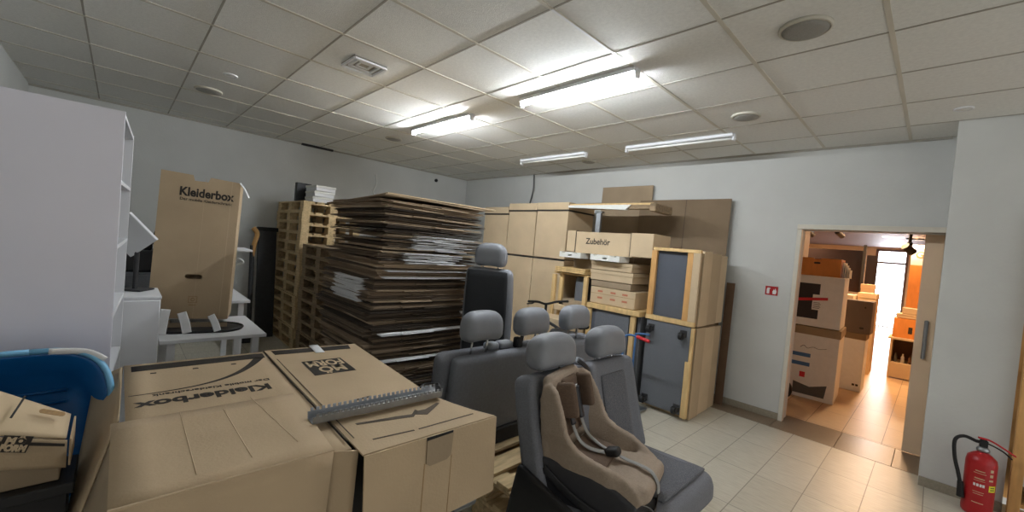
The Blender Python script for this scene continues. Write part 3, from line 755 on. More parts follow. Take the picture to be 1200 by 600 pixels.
for i in range(NS):
    zc = .146+tk*i
    u = i/NS
    dx = .035*math.sin(u*9)+.02*math.sin(u*37)+random.uniform(-.035, .035); dy = .03*math.sin(u*7+1)+random.uniform(-.035, .03)
    if u < .35: dy += .06*(.35-u)/.35
    x1 = -2.83+dx*.6; y0 = 1.37+dy
    me = random.choice(meshes)
    sx = 1.0
    o = bpy.data.objects.new('flattened_carton', me); COL.objects.link(o)
    wd = 1.0
    o.scale = (1, 1, 1)
    o.location = (x1-.5, y0+.46, zc+.003); o.rotation_euler = (random.uniform(-.004, .004), random.uniform(-.006, .006), random.uniform(-.045, .045))
    tag(o, 'brown flattened carton lying within the tall stack behind the seats', 'flattened carton', 'brown flattened cartons in the tall stack')
    f = (zc-.146)/1.78
    if (1.44 <= zc <= 1.52) or (1.55 <= zc <= 1.66):
        q = bpy.data.objects.new('white_flattened_carton', white_mesh[i % 4]); COL.objects.link(q)
        q.location = (-2.83-.17+dx*.3, 1.83+.03*math.sin(i*2.1)+(.0 if zc > 1.54 else -.06), zc+.005); q.rotation_euler = (0, 0, random.uniform(-.03, .03))
        tag(q, '', 'flattened carton', 'white flattened cartons in the tall stack'); white_names.setdefault('right', []).append(q)
    elif 1.12 <= zc <= 1.30:
        q = bpy.data.objects.new('white_flattened_carton', white_mesh[i % 4]); COL.objects.link(q)
        q.location = (-3.26, 1.37+.16+dy*.5, zc+.005); q.rotation_euler = (0, 0, random.uniform(-.03, .03))
        tag(q, '', 'flattened carton', 'white flattened cartons in the tall stack'); white_names.setdefault('left', []).append(q)
    elif any(abs(zc-a) < tk*.5 for a in (1.385, 1.33, .90, .70)):
        q = bpy.data.objects.new('white_flattened_carton', wide_white); COL.objects.link(q)
        q.location = (-2.83-.43, 1.79+random.uniform(0, .05), zc+.006); q.rotation_euler = (0, 0, random.uniform(-.03, .03))
        tag(q, '', 'flattened carton', 'white flattened cartons in the tall stack'); white_names.setdefault('long', []).append(q)
for key, ph in (('right', 'of the white flattened cartons on the seat-facing side of the stack'), ('left', 'of the white flattened cartons on the pallet-facing side of the stack'), ('long', 'of the single wide white sheets lower in the carton stack')):
    L = sorted(white_names.get(key, []), key=lambda o: -o.location.z)
    for i, o in enumerate(L): o['label'] = (ordinal(i) if i < 15 else 'lowest')+' '+ph
# cap sheets on top
for i, (dx, dy, w_, d, m, lb, rx) in enumerate(((-.05, .02, 1.16, .96, M_card3, 'dark top carton lying on the tall stack', .02), (-.02, .14, .95, 1.05, M_card2, 'pale topmost flattened carton overhanging the stack to the right', .012))):
    bm = B(); loft(bm, [(-w_/2, -d/2, -.05), (w_/2, -d/2, 0), (w_/2, d/2, .0), (-w_/2, d/2, -.04)], .008, 8, 8, .035)
    o = mk('flattened_carton', bm, m); o.location = (-3.33+dx, 1.84+dy, 1.945+.022*i); o.rotation_euler = (rx*-.5, 0, -.03*i)
    tag(o, lb, 'flattened carton')

# ------------------------------------------------------------------ van seats (local: facing +X, width along Y, origin on the ground below seat centre)
def head_rest(parent, y, z, lean, x, w_=.29, hgt=.19, m=M_vinyl):
    def df(p, h):
        k = p.z/h.z
        q = p.copy(); q.y *= 1-.20*max(0, k)**2-.03*max(0, -k)**2; q.x *= 1-.25*max(0, k)**2; q.z += .012*(1-(p.y/h.y)**2)
        return q
    bm = soft((.14, w_, hgt), .052, 12, df)
    hr = mk('headrest', bm, m, parent, T(x, y, z) @ Ry(lean))
    for s in (-1, 1):
        b2 = B(); cyl(b2, (x+.02, y+s*.065, z-hgt*.5-.09), (x+.005, y+s*.065, z-hgt*.35), .007, n=10); mk('headrest_post', b2, M_chrome, parent)
    return hr
def backrest(parent, y, w_, z0, z1, xb, xt, m=M_fab, thick=.13, name='backrest', bol=.035):
    hgt = z1-z0
    def df(p, h):
        q = p.copy(); e = abs(p.y/h.y)
        if p.x > 0: q.x += bol*max(0, (e-.55)/.45)**2 - .01*math.cos(p.z/h.z*1.5)
        q.y *= 1-.05*max(0, p.z/h.z)**2
        return q
    bm = soft((thick, w_, hgt), .045, 14, df)
    a = math.atan2(xb-xt, hgt)
    M = T((xb+xt)/2, y, (z0+z1)/2) @ Ry(-a)
    o = mk(name, bm, m, parent, M)
    bm = soft((.02, w_*.52, hgt*.74), .01, 6, lambda p, h: p)
    mk('backrest_insert', bm, M_fabd, parent, M @ T(thick/2-.006, 0, -.01))
    return o
# front two-seat bench
FB = thing('van_bench', 'grey two-seat van bench in front, carrying the child seat', 'van seat', (-1.05, 1.93, 0), 0, None)
for s in (-1, 1):
    backrest(FB, s*.245, .48, .46, 1.03, -.17, -.335)
    head_rest(FB, s*.245+(.02 if s > 0 else 0), 1.118, -.1, -.33, .31, .178)
def cdf(p, h):
    q = p.copy(); u = p.x/h.x; e = abs(p.y/h.y)
    if p.z > 0: q.z += .018*max(0, (e-.6)/.4)**2 + .012*math.sin((u+1)*1.5)-.01*max(0, .25-abs(p.y))*0
    if u > .5: q.z -= .03*(u-.5)
    return q
bm = soft((.54, .99, .15), .06, 14, cdf); mk('seat_cushion', bm, M_fab, FB, T(.04, 0, .425) @ Ry(math.radians(-3)))
bm = soft((.46, .50, .02), .01, 6, lambda p, h: p); mk('cushion_insert', bm, M_fabd, FB, T(.02, .22, .508) @ Ry(math.radians(-3)))
bm = B()
for s in (-1, 1):
    box(bm, (-.2, s*.42-.02, .02), (-.15, s*.42+.02, .36), .004); box(bm, (.12, s*.42-.02, .02), (.17, s*.42+.02, .36), .004); box(bm, (-.24, s*.42-.03, 0), (.24, s*.42+.03, .02), .004)
box(bm, (-.22, -.46, .33), (.22, .46, .365), .006); mk('seat_frame', bm, M_black, FB)
def sidecover(p, h): return p
bm = soft((.34, .035, .30), .017, 8); mk('side_cover', bm, M_blackp, FB, T(-.12, -.50, .45) @ Ry(.2))
bm = B(); tube(bm, [(-.06, -.525, .40), (.03, -.53, .39), (.10, -.53, .375)], (.012, .006)); mk('recline_lever', bm, M_strap, FB)
bm = soft((.10, .13, .09), .03, 8); mk('belt_housing', bm, M_fab, FB, T(-.36, .0, 1.0))
bm = B(); tube(bm, [(-.29, -.06, 1.06), (-.25, -.01, 1.01), (-.26, .05, .92), (-.29, .07, .8)], (.02, .003), 8, flat=(0, 1, 0)); mk('seat_belt', bm, M_black, FB)
# rear three-seat bench turned away from the camera
RB = thing('van_bench', 'grey three-seat van bench behind, its plain back towards the camera', 'van seat', (-2.05, 2.27, .288), math.pi)
Lr = 1.52
def bdf(p, h):
    q = p.copy(); q.y *= 1-.02*max(0, p.z/h.z)**3; q.x += .02*(p.z/h.z)**2*(1 if p.x > 0 else .3)
    return q
bm = soft((.07, Lr, .58), .034, 18, bdf); mk('back_shell', bm, M_shell, RB, T(-.02, 0, .36) @ Ry(-.10))
for i, y in enumerate((.51, .0, -.51)):
    bm = soft((.15, .52, .56), .06, 12, lambda p, h: p); mk('backrest', bm, M_fab, RB, T(.095, y*1.04, .375) @ Ry(-.08))
bm = soft((.5, Lr, .15), .06, 12, cdf); mk('seat_cushion', bm, M_fab, RB, T(.34, 0, .19))
bm = B(); box(bm, (-.05, -.7, 0), (.5, .7, .11), .01); mk('seat_frame', bm, M_black, RB)
for y in (.51, .03, -.49): head_rest(RB, y, .82, .05, .0, .31, .195)
for y, w_ in ((.25, .13), (-.22, .17), (.37, .10)):
    bm = soft((.08, w_, .055), .022, 8); mk('belt_guide', bm, M_vinyl, RB, T(.05, y, .665))
bm = soft((.06, .05, .08), .015, 6); mk('belt_buckle', bm, M_black, RB, T(-.0, .16, .68))
# single tall seat standing on the rear bench, back towards the camera
TS = thing('passenger_chair', 'tall single grey van seat standing behind the benches, seen from the back', 'van seat', (-2.56, 2.22, .56), math.pi-math.radians(-38))
TS.rotation_euler = (0, 0, math.radians(122))
bm = soft((.11, .43, .80), .05, 14, lambda p, h: Vector((p.x, p.y*(1-.08*max(0, p.z/h.z)**2), p.z))); mk('backrest', bm, M_vinyl, TS, T(.05, 0, .50) @ Ry(-.06))
bm = soft((.03, .36, .76), .014, 8, lambda p, h: Vector((p.x, p.y*(1-.05*max(0, p.z/h.z)**2), p.z))); mk('back_shell', bm, M_shelld, TS, T(-.015, 0, .50) @ Ry(-.06))
head_rest(TS, 0, 1.0, -.05, .03, .27, .19)
bm = soft((.46, .44, .13), .05, 10, cdf); mk('seat_cushion', bm, M_fab, TS, T(.27, 0, .09))

# ------------------------------------------------------------------ child seat on the front bench
CS = thing('child_seat', 'taupe child car seat with dark shell strapped on the front bench', 'child seat', (-1.075, 1.735, .50), math.radians(15))
CS.scale = (.92, .90, .88)
def remesh(o, vox, n=2, it=6):
    r = o.modifiers.new('fuse', 'REMESH'); r.mode = 'VOXEL'; r.voxel_size = vox; r.use_smooth_shade = True
    q = o.modifiers.new('soften', 'SMOOTH'); q.factor = .5; q.iterations = it
    return o
def slab(bm, prof, y0, y1):
    """side outline (x, z) extruded from y0 to y1"""
    sheet(bm, prof, [], y1-y0, frame((0, y1, 0), (1, 0, 0), (0, 0, 1)))
wing = [(-.265, .50), (-.255, .58), (-.21, .60), (-.165, .575), (-.115, .48), (-.075, .38), (-.035, .32), (.03, .29), (.12, .27), (.20, .24), (.265, .195), (.29, .15), (.26, .115), (.15, .13), (0, .15), (-.12, .155), (-.215, .16), (-.245, .33)]
back = [(-.265, .62), (-.235, .61), (-.215, .50), (-.178, .34), (-.14, .26), (-.08, .222), (.10, .205), (.22, .222), (.295, .20), (.318, .155), (.285, .11), (-.19, .11), (-.26, .3), (-.285, .56)]
bm = B()
slab(bm, wing, -.222, -.176); slab(bm, wing, .176, .222)
for v in bm.verts: v.co.y += math.copysign(.42, v.co.y)*max(0, v.co.x+.25)*max(0, min(1, (v.co.z-.24)/.14))
slab(bm, back, -.16, .16)
merge(bm, soft((.10, .40, .09), .045, 8), T(.265, 0, .17)); merge(bm, soft((.08, .38, .10), .04, 8), T(-.245, 0, .575) @ Ry(-.2))
remesh(mk('seat_cover', bm, M_tan, CS), .011)
bm = B(); shp = [(-.245, .20), (-.20, .215), (-.08, .215), (.05, .21), (.17, .18), (.265, .135), (.275, .08), (.20, .02), (.12, .0), (-.16, .0), (-.215, .05)]
slab(bm, shp, -.236, -.19); slab(bm, shp, .19, .236); slab(bm, [(-.27, .50), (-.25, .50), (-.2, .12), (.2, .12), (.27, .08), (.1, .0), (-.17, .0), (-.23, .06), (-.275, .3)], -.20, .20)
remesh(mk('outer_shell', bm, M_cshell, CS), .012)
# inner liner and head support
bm = B(); slab(bm, [(-.235, .585), (-.205, .575), (-.195, .50), (-.155, .35), (-.12, .275), (-.07, .24), (.08, .226), (.10, .21), (-.05, .19), (-.22, .4)], -.14, .14); remesh(mk('seat_liner', bm, M_brown, CS), .012)
for s in (-1, 1):
    bm = soft((.13, .045, .19), .022, 8); mk('head_wing', bm, M_brown, CS, T(-.16, s*.125, .50) @ Ry(-.25) @ Rz(-s*.2))
bm = soft((.045, .20, .15), .02, 8); mk('head_pad', bm, M_brown, CS, T(-.20, 0, .52) @ Ry(-.2))
for s in (-1, 1):
    bm = B(); tube(bm, [(-.178, s*.055, .54), (-.165, s*.06, .47), (-.135, s*.062, .37), (-.09, s*.06, .285), (-.03, s*.05, .25), (.04, s*.02, .242)], (.017, .004), 8, flat=(0, 1, 0)); mk('harness_strap', bm, M_strap, CS)
    bm = B(); tube(bm, [(-.174, s*.058, .53), (-.155, s*.064, .45), (-.125, s*.064, .36)], (.026, .011), 8, flat=(0, 1, 0)); mk('shoulder_pad', bm, M_cshell, CS)
bm = soft((.075, .07, .045), .018, 8); mk('harness_buckle', bm, M_black, CS, T(.08, .0, .25) @ Ry(-.3))
bm = B(); tube(bm, [(.11, 0, .24), (.16, .0, .232), (.22, -.02, .238), (.28, -.03, .23), (.318, -.04, .19), (.325, -.04, .14)], (.016, .004), 8, flat=(0, 1, 0)); mk('crotch_strap', bm, M_strap, CS)
bm = soft((.36, .34, .10), .04, 10, lambda p, h: Vector((p.x+(.03 if p.z > 0 else 0), p.y*(1-.1*p.x/h.x), p.z))); mk('seat_base', bm, M_cshell, CS, T(.0, 0, .055))
bm = B(); tube(bm, [(-.2, -.245, .16), (-.05, -.25, .08), (.10, -.245, .03), (.24, -.20, .0), (.31, -.05, .02), (.30, .12, .03)], (.022, .003), 8, flat=(0, 0, 1)); mk('tether_belt', bm, M_darkm, CS)
bm = B(); tube(bm, [(.26, -.16, .12), (.31, -.12, .09), (.35, -.14, .03), (.27, -.21, .01)], (.02, .003), 8, flat=(1, 0, 0)); mk('loose_belt', bm, M_strap, CS)
# booklet
t = thing('instruction_booklet', 'blue and white booklet lying on the bench beside the child seat', 'booklet', (-1.0, 2.07, .532), .25)
bm = B(); box(bm, (-.09, -.06, 0), (.09, .06, .022), .002); mk('pages', bm, M_blackp, t)
bm = B(); box(bm, (-.09, -.06, .022), (.09, .06, .026), .001); mk('cover', bm, M_navy, t)
bm = B(); box(bm, (-.08, -.05, .026), (.0, .05, .0268)); mk('cover_picture', bm, M_paper, t)
bm = B(); box(bm, (.01, -.03, .026), (.05, .02, .0268)); mk('cover_picture', bm, M_yellow, t)

# ------------------------------------------------------------------ tall cartons against the back wall
def carton(name, label, lo, hi, m=M_card2, lid=0.0, group=None, seams=True, cat='cardboard box', tape=None, rz=0):
    c = ((lo[0]+hi[0])/2, (lo[1]+hi[1])/2, lo[2]); a = (hi[0]-lo[0])/2; b_ = (hi[1]-lo[1])/2; hh = hi[2]-lo[2]
    t = thing(name, label, cat, c, rz, group)
    bm = B(); box(bm, (-a, -b_, 0), (a, b_, hh-(lid*.0)-.002), .003); mk('carton_body', bm, m, t)
    if lid:
        bm = B(); box(bm, (-a-.006, -b_-.006, hh-lid), (a+.006, b_+.006, hh+.004), .003); mk('carton_lid', bm, m, t)
    if tape:
        bm = B()
        box(bm, (-a-.0015, -.025, hh*.7), (a+.0015, .025, hh+.0015)); mk('packing_tape', bm, tape, t)
    return t
xs = [(-5.42, -4.83), (-4.82, -4.22), (-4.21, -3.61)]
for i, (a, b_) in enumerate(xs):
    pos = ['left', 'middle', 'right'][i]; top = [2.27, 2.325, 2.33][i]
    t = carton('tall_carton', 'lower tall brown carton, %s of three behind the tall seat' % pos, (a, 4.5, 0), (b_, 5.1, 1.52), M_card2)
    bm = B(); box(bm, (-.003-(b_-a)/2, -.303, 1.505), ((b_-a)/2+.003, -.2985, 1.52)); mk('dark_strap', bm, M_darkm, t)
    t = carton('stacked_carton', 'upper brown carton with lid, %s of three beside the shelf board' % pos, (a+.005, 4.5, 1.53), (b_-.005, 5.1, top), M_card2, lid=.10)
    bm = B(); box(bm, (-.003-(b_-a)/2, -.31, top-1.53-.122), ((b_-a)/2+.006, .3, top-1.53-.100)); mk('dark_strap', bm, M_ink, t)
# sheets leaning on the wall
def leaning(label, x0, x1, z1, y, m, fold=None):
    t = thing('cardboard_sheet', label, 'cardboard sheet', ((x0+x1)/2, y, 0), rot=(math.radians(-1.2), 0, 0))
    a = (x1-x0)/2
    bm = B(); sheet(bm, rect(-a, 0, a, z1), [], .008, frame((0, 0, 0), (1, 0, 0), (0, 0, 1))); mk('board', bm, m, t)
    if fold:
        bm = B(); box(bm, (fold-.004-(x0+x1)/2, -.0105, 0), (fold+.004-(x0+x1)/2, -.0082, z1-.002)); mk('fold_line', bm, M_inkg, t)
leaning('tall dull cardboard sheet leaning on the wall, highest one', -3.62, -2.80, 2.665, 5.24, M_card3)
leaning('wide cardboard sheet leaning on the wall behind the grey panels', -2.95, -1.76, 2.45, 5.20, M_cardd, -2.3)
leaning('short dark brown board leaning in the gap by the grey panels', -1.72, -1.63, 1.45, 5.22, M_tan2)

# grey carpeted dollies / crates
def caster(parent, x, z, y):
    c = B(); box(c, (x-.035, y-.012, z-.035), (x+.035, y, z+.035), .003); box(c, (x-.03, y-.07, z-.035), (x-.022, y-.01, z+.01)); box(c, (x+.022, y-.07, z-.035), (x+.03, y-.01, z+.01))
    o = mk('castor', c, M_darkm, parent)
    c = B(); cyl(c, (x-.018, y-.06, z-.02), (x+.018, y-.06, z-.02), .038, n=18); mk('wheel', c, M_black, o)
D1 = thing('furniture_dolly', 'grey carpeted dolly standing on edge with four black castors', 'dolly', (-1.95, 4.30, 0))
bm = B(); box(bm, (-.25, 0, .05), (.24, .025, .975), .003); mk('carpet_panel', bm, M_felt2, D1)
for x in (-.19, .17):
    for z in (.12, .90): caster(D1, x, z, 0)
bm = B(); box(bm, (.215, -.012, .03), (.275, .03, .62), .003); box(bm, (.242, 0, .6), (.275, .03, .975), .003); mk('corner_strip', bm, M_beech, D1)
D2 = thing('framed_crate', 'crate with orange wood frame around a dark grey panel, upper right', 'crate', (-1.95, 4.29, .985))
bm = B(); box(bm, (-.27, 0, 0), (.27, .04, .05), .003); mk('frame_bottom', bm, M_beech, D2)
bm = B(); box(bm, (-.25, 0, .765), (.27, .04, .80), .003); mk('frame_top', bm, M_beech, D2)
for x in (-.235, .165):
    bm = B(); box(bm, (x-.03, .003, .05), (x+.03, .04, .765), .003); mk('frame_stile', bm, M_orangew, D2)
bm = B(); box(bm, (-.205, .05, .05), (.135, .06, .765)); mk('carpet_panel', bm, M_felt, D2)
bm = B(); box(bm, (.195, .002, .05), (.27, .04, .765), .003); mk('cardboard_corner', bm, M_card2, D2)
bm = B(); box(bm, (-.03, .0, .80), (.05, .04, .815), .004); mk('frame_latch', bm, M_tan2, D2)
ys = [4.37, 4.60, 4.90, 5.12]
for r, (z0, z1, wd) in enumerate(((0, .972, 'lower'), (.985, 1.78, 'upper'))):
    for i in range(3):
        carton('slab_carton', '%s row slim carton behind the grey panels, %s from the front' % (wd, ['first', 'second', 'third'][i]), (-2.21, ys[i]+.004, z0), (-1.672-.012*i, ys[i+1]-.004, z1-(.012*i)), M_card2 if (i+r) % 2 else M_card, lid=0)

# middle column
t = thing('framed_crate', 'low crate with pale wood ledge and dark grey panel under the printed carton', 'crate', (-2.62, 4.25, 0))
bm = B(); box(bm, (-.36, -.02, .985), (.36, .5, 1.045), .004); mk('top_ledge', bm, M_beech, t)
for x in (-.33, .27):
    bm = B(); box(bm, (x-.03, 0, 0), (x+.03, .04, .985), .003); mk('frame_stile', bm, M_beech, t)
bm = B(); box(bm, (-.30, .03, .02), (.24, .04, .985)); mk('carpet_panel', bm, M_felt, t)
bm = B(); box(bm, (.31, .05, 0), (.35, .5, .985), .003); mk('side_panel', bm, M_felt2, t)
bm = B(); box(bm, (-.24, .012, .30), (.22, .028, .98)); mk('inner_panel', bm, M_felt2, t)
t = carton('printed_carton', 'pale carton with red printing on the wood ledge', (-2.97, 4.28, 1.05), (-2.36, 4.78, 1.25), M_card2, lid=.0)
bm = B()
for x in (-.2, -.02, .14):
    for z in (.06, .14): sheet(bm, rect(x, z, x+.07, z+.022), t=.001, M=frame((0, -.2515, 0), (1, 0, 0), (0, 0, 1)))
mk('red_print', bm, mat('faded_red_print', (190, 118, 92), .8, .1, 60), t)
bm = B(); box(bm, (-.306, -.252, .118), (.306, -.2495, .122)); mk('lid_seam', bm, M_cardi, t)
carton('flat_box', 'brown carton directly under the two lidded cartons', (-2.99, 4.30, 1.255), (-2.44, 4.86, 1.33), M_card3)
carton('flat_box', 'lower of the two brown lidded cartons below the accessory box', (-3.0, 4.29, 1.335), (-2.42, 4.85, 1.455), M_card2, lid=.04, tape=M_beech)
carton('flat_box', 'upper of the two brown lidded cartons below the accessory box', (-3.0, 4.29, 1.465), (-2.44, 4.85, 1.56), M_card2, lid=.035)
# accessory box
t = thing('accessory_carton', 'long brown carton marked Zubehör', 'cardboard box', (-2.82, 4.5, 1.655))
bm = B(); box(bm, (-.60, -.2, 0), (.60, .2, .265), .004); mk('carton_body', bm, M_card2, t)
for lo, hi in ((-.61, -.47), (.33, .61)):
    bm = B(); box(bm, (lo, -.208, .0), (hi, .208, .275), .004); mk('end_sleeve', bm, M_card2, t)
for x in (-.468, .328):
    bm = B(); box(bm, (x-.004, -.2095, .0), (x+.004, .2, .2765)); mk('sleeve_edge', bm, M_inkg, t)
text('lettering', 'Zubehör', .105, frame((-.13, -.2015, .145), (1, 0, 0), (0, 0, 1)), M_ink, t, .0015, width=.36)
bm = B(); box(bm, (-.46, -.206, -.01), (.36, .0, .004), .002); mk('bottom_flap', bm, M_card2, t)
for i, (a, b_) in enumerate(((-3.46, -3.12), (-2.97, -2.56))):
    t = thing('foam_packing', ['left', 'right'][i]+' white foam packing piece under the accessory box', 'packing', ((a+b_)/2, 4.42, 1.575))
    bm = B(); L = (b_-a)/2
    outl = [(-L, 0), (L, 0), (L, .07), (L-.05, .07), (L-.06, .055), (L-.12, .055), (L-.13, .07), (-L+.1, .07), (-L+.09, .05), (-L+.05, .05), (-L+.04, .07), (-L, .07)]
    sheet(bm, outl, [rect(-.03, .02, .03, .04)], .22, frame((0, -.0, 0), (1, 0, 0), (0, 0, 1))); mk('foam_profile', bm, M_styro, t)
carton('flat_box', 'dark low carton between the two foam packing pieces', (-3.44, 4.5, 1.44), (-3.06, 4.9, 1.57), M_card3)
for i in range(3):
    t = thing('wood_plank', ['lowest', 'middle', 'topmost'][i]+' pale board of the small pile left of the lidded cartons', 'board', (-3.29, 4.33, 1.375+.023*i), .02*i, 'pale boards in small pile')
    bm = B(); box(bm, (-.26, -.08, 0), (.22, .4, .02), .002); mk('plank', bm, M_beech, t)
t = thing('framed_crate', 'narrow crate with pale wood posts left of the lidded cartons', 'crate', (-3.3, 4.27, 0))
for x in (-.28, -.20, .24):
    bm = B(); box(bm, (x-.028, 0 if x != -.2 else .06, 0), (x+.028, .04 if x != -.2 else .1, 1.345 if x != -.28 else 1.33), .003); mk('frame_post', bm, M_beech, t)
bm = B(); box(bm, (-.25, .5, .0), (.27, .52, 1.34)); mk('carpet_panel', bm, M_felt, t)
bm = B(); box(bm, (-.3, .02, 1.345), (.27, .5, 1.365), .003); mk('top_board', bm, M_beech, t)
bm = B(); box(bm, (.02, .1, .95), (.20, .13, 1.32), .003); mk('inner_panel', bm, M_felt2, t)
bm = B(); box(bm, (-.24, .0, .86), (.24, .45, .93), .003); mk('inner_shelf', bm, M_card2, t)
carton('flat_box', 'small pale carton inside the narrow wooden crate', (-3.44, 4.32, .93), (-3.12, 4.6, 1.02), M_card3)
carton('flat_box', 'pale carton low down behind the bicycle', (-3.55, 3.95, .0), (-3.0, 4.24, .80), M_card2)

# shelf board on post
t = thing('profile_board', 'long grey-white profile board lying on top of the cartons and post', 'board', (-2.98, 4.72, 2.235))
bm = B(); box(bm, (-.62, -.22, .05), (.62, .25, .075), .003); mk('board', bm, M_beech, t)
outl = [(-.60, 0), (-.55, -.035), (.2, -.04), (.26, .0), (.30, .05), (-.60, .05)]
bm = B(); sheet(bm, [(-.62, .02), (.27, -.012), (.34, .05), (-.62, .05)], [], .05, frame((0, -.2, 0), (1, 0, 0), (0, 0, 1))); mk('plaster_strip', bm, M_styro, t)
bm = B(); box(bm, (.28, -.23, .0), (.60, -.17, .05), .004); box(bm, (.58, -.24, -.03), (.66, .2, .07), .015, seg=2); mk('end_block', bm, M_woodg, t)
t = thing('steel_post', 'grey square steel post standing on the accessory box', 'post', (-3.17, 4.60, 1.935))
bm = B(); box(bm, (-.035, -.02, 0), (.035, .02, .26), .003); mk('post_tube', bm, M_steel, t)
bm = B(); box(bm, (-.06, -.03, .26), (.06, .03, .28), .003); mk('head_plate', bm, M_steel, t)

# ------------------------------------------------------------------ bicycle behind the seats
BK = thing('bicycle', 'black bicycle parked behind the van benches', 'bicycle', (-2.95, 3.72, 0), math.radians(168))
def wheel(x, nm='wheel'):
    bm = B(); pts = [(x+.31*math.cos(a), 0, .33+.31*math.sin(a)) for a in [2*math.pi*k/32 for k in range(33)]]
    tube(bm, pts, .02, 8, sm=False); w_ = mk('wheel', bm, M_black, BK)
    bm = B()
    for k in range(16):
        a = 2*math.pi*k/16; cyl(bm, (x, 0, .33), (x+.3*math.cos(a), 0, .33+.3*math.sin(a)), .0015, n=4)
    cyl(bm, (x, -.04, .33), (x, .04, .33), .02, n=12); mk('spokes', bm, M_steel, w_)
wheel(-.5); wheel(.5)
bm = B()
for a, b_ in (((-.5, 0, .33), (-.18, 0, .30)), ((-.18, 0, .30), (-.28, 0, .78)), ((-.26, 0, .70), (.33, 0, .80)), ((-.18, 0, .30), (.36, 0, .72)), ((-.5, 0, .33), (-.27, 0, .72)), ((.31, 0, .88), (.38, 0, .66))): cyl(bm, a, b_, .018, n=12)
mk('bike_frame', bm, M_blackp, BK)
bm = B()
for s in (-1, 1): cyl(bm, (.38, s*.05, .66), (.5, s*.05, .33), .012, n=10)
box(bm, (.36, -.06, .64), (.40, .06, .68), .005); mk('fork', bm, M_blackp, BK)
bm = B(); tube(bm, [(.26, -.30, 1.03), (.29, -.14, 1.02), (.31, 0, .99), (.29, .14, 1.02), (.26, .30, 1.03)], .014); cyl(bm, (.31, 0, .86), (.31, 0, 1.0), .016); mk('handlebar', bm, M_black, BK)
for s in (-1, 1):
    bm = B(); tube(bm, [(.27, s*.22, 1.02), (.31, s*.2, 1.0), (.33, s*.27, .99)], .008); mk('brake_lever', bm, M_black, BK)
bm = soft((.26, .15, .06), .028, 8, lambda p, h: Vector((p.x, p.y*(1-.45*max(0, p.x/h.x)), p.z))); mk('saddle', bm, M_black, BK, T(-.28, 0, .86)); 
bm = B(); cyl(bm, (-.28, 0, .76), (-.28, 0, .84), .014); mk('seat_post', bm, M_steel, BK)
bm = B(); cyl(bm, (-.18, .04, .30), (-.18, .05, .30), .09, n=24); box(bm, (-.19, .05, .14), (-.17, .065, .30)); box(bm, (-.23, .06, .12), (-.13, .14, .14)); mk('crankset', bm, M_steel, BK)
# bag on the floor near the bicycle
bm = soft((.34, .22, .2), .08, 10, lambda p, h: Vector((p.x+.02*math.sin(p.z*30), p.y+.015*math.sin(p.x*25), p.z)))
o = mk('duffel_bag', bm, M_black); o.location = (-2.62, 3.35, .74); 
t = thing('luggage_stand', 'dark bundle of bags on a stool behind the bench headrests', 'stool', (-2.62, 3.35, 0))
bm = B(); box(bm, (-.2, -.15, .60), (.2, .15, .64), .004); mk('stool_seat', bm, M_darkm, t)
for sx in (-.17, .17):
    for sy in (-.12, .12):
        bm = B(); cyl(bm, (sx, sy, 0), (sx, sy, .6), .012); mk('leg', bm, M_darkm, t)
tag(o, 'black bag behind the rear bench headrests', 'bag')
# hand truck
HT = thing('hand_truck', 'blue hand truck with a red grip in front of the grey dolly', 'hand truck', (-2.16, 3.98, 0))
bm = B()
tube(bm, [(-.12, 0, .03), (-.12, 0, .5), (-.12, 0, .72), (-.10, 0, .80), (-.03, 0, .825), (.04, 0, .82)], .012); mk('tube_frame', bm, M_blue, HT)
bm = B(); tube(bm, [(.03, 0, .82), (.10, 0, .812), (.17, 0, .80)], .018); mk('grip', bm, M_redg, HT)
bm = B(); tube(bm, [(-.12, .25, .03), (-.12, .25, .72), (-.10, .25, .80), (.04, .25, .82)], .012); cyl(bm, (-.12, 0, .4), (-.12, .25, .4), .01); cyl(bm, (-.12, 0, .15), (-.12, .25, .15), .01); mk('tube_frame', bm, M_blue, HT)
bm = B(); box(bm, (-.12, .0, .02), (.1, .25, .03), .002); mk('toe_plate', bm, M_steel, HT)
for y in (-.04, .29):
    bm = B(); cyl(bm, (-.2, y-.02, .1), (-.2, y+.02, .1), .1, n=24); mk('wheel', bm, M_black, HT)

# ------------------------------------------------------------------ fire extinguisher
FE = thing('fire_extinguisher', 'red fire extinguisher standing against the white pilaster', 'fire extinguisher', (.335, 4.64, 0), math.radians(8))
bm = B(); lathe(bm, [(.07, 0), (.078, .01), (.08, .04), (.08, .38), (.074, .415), (.05, .44), (.028, .455), (.026, .47)], 32); mk('cylinder', bm, M_red, FE)
bm = B(); lathe(bm, [(.034, .462), (.036, .475), (.03, .487), (.022, .495)]); mk('neck_ring', bm, M_steel, FE)
bm = B(); box(bm, (-.02, -.018, .49), (.02, .018, .545), .005); box(bm, (-.045, -.012, .515), (-.01, .012, .535), .004); mk('valve', bm, M_black, FE)
bm = B(); tube(bm, [(-.03, 0, .555), (.03, 0, .55), (.10, 0, .515), (.155, 0, .48)], (.014, .006), 8, flat=(0, 1, 0)); mk('handle', bm, M_redg, FE)
bm = B(); tube(bm, [(-.0, 0, .53), (.05, 0, .515), (.10, 0, .49), (.14, 0, .455)], (.012, .005), 8, flat=(0, 1, 0)); mk('carry_grip', bm, M_black, FE)
bm = B(); tube(bm, [(-.04, 0, .525), (-.10, 0, .54), (-.145, -.01, .50), (-.14, -.02, .38), (-.115, -.03, .27), (-.10, -.035, .20)], .0115); mk('hose', bm, M_black, FE)
bm = B(); cyl(bm, (-.10, -.035, .21), (-.092, -.036, .10), .016, .021, n=16); mk('nozzle', bm, M_black, FE)
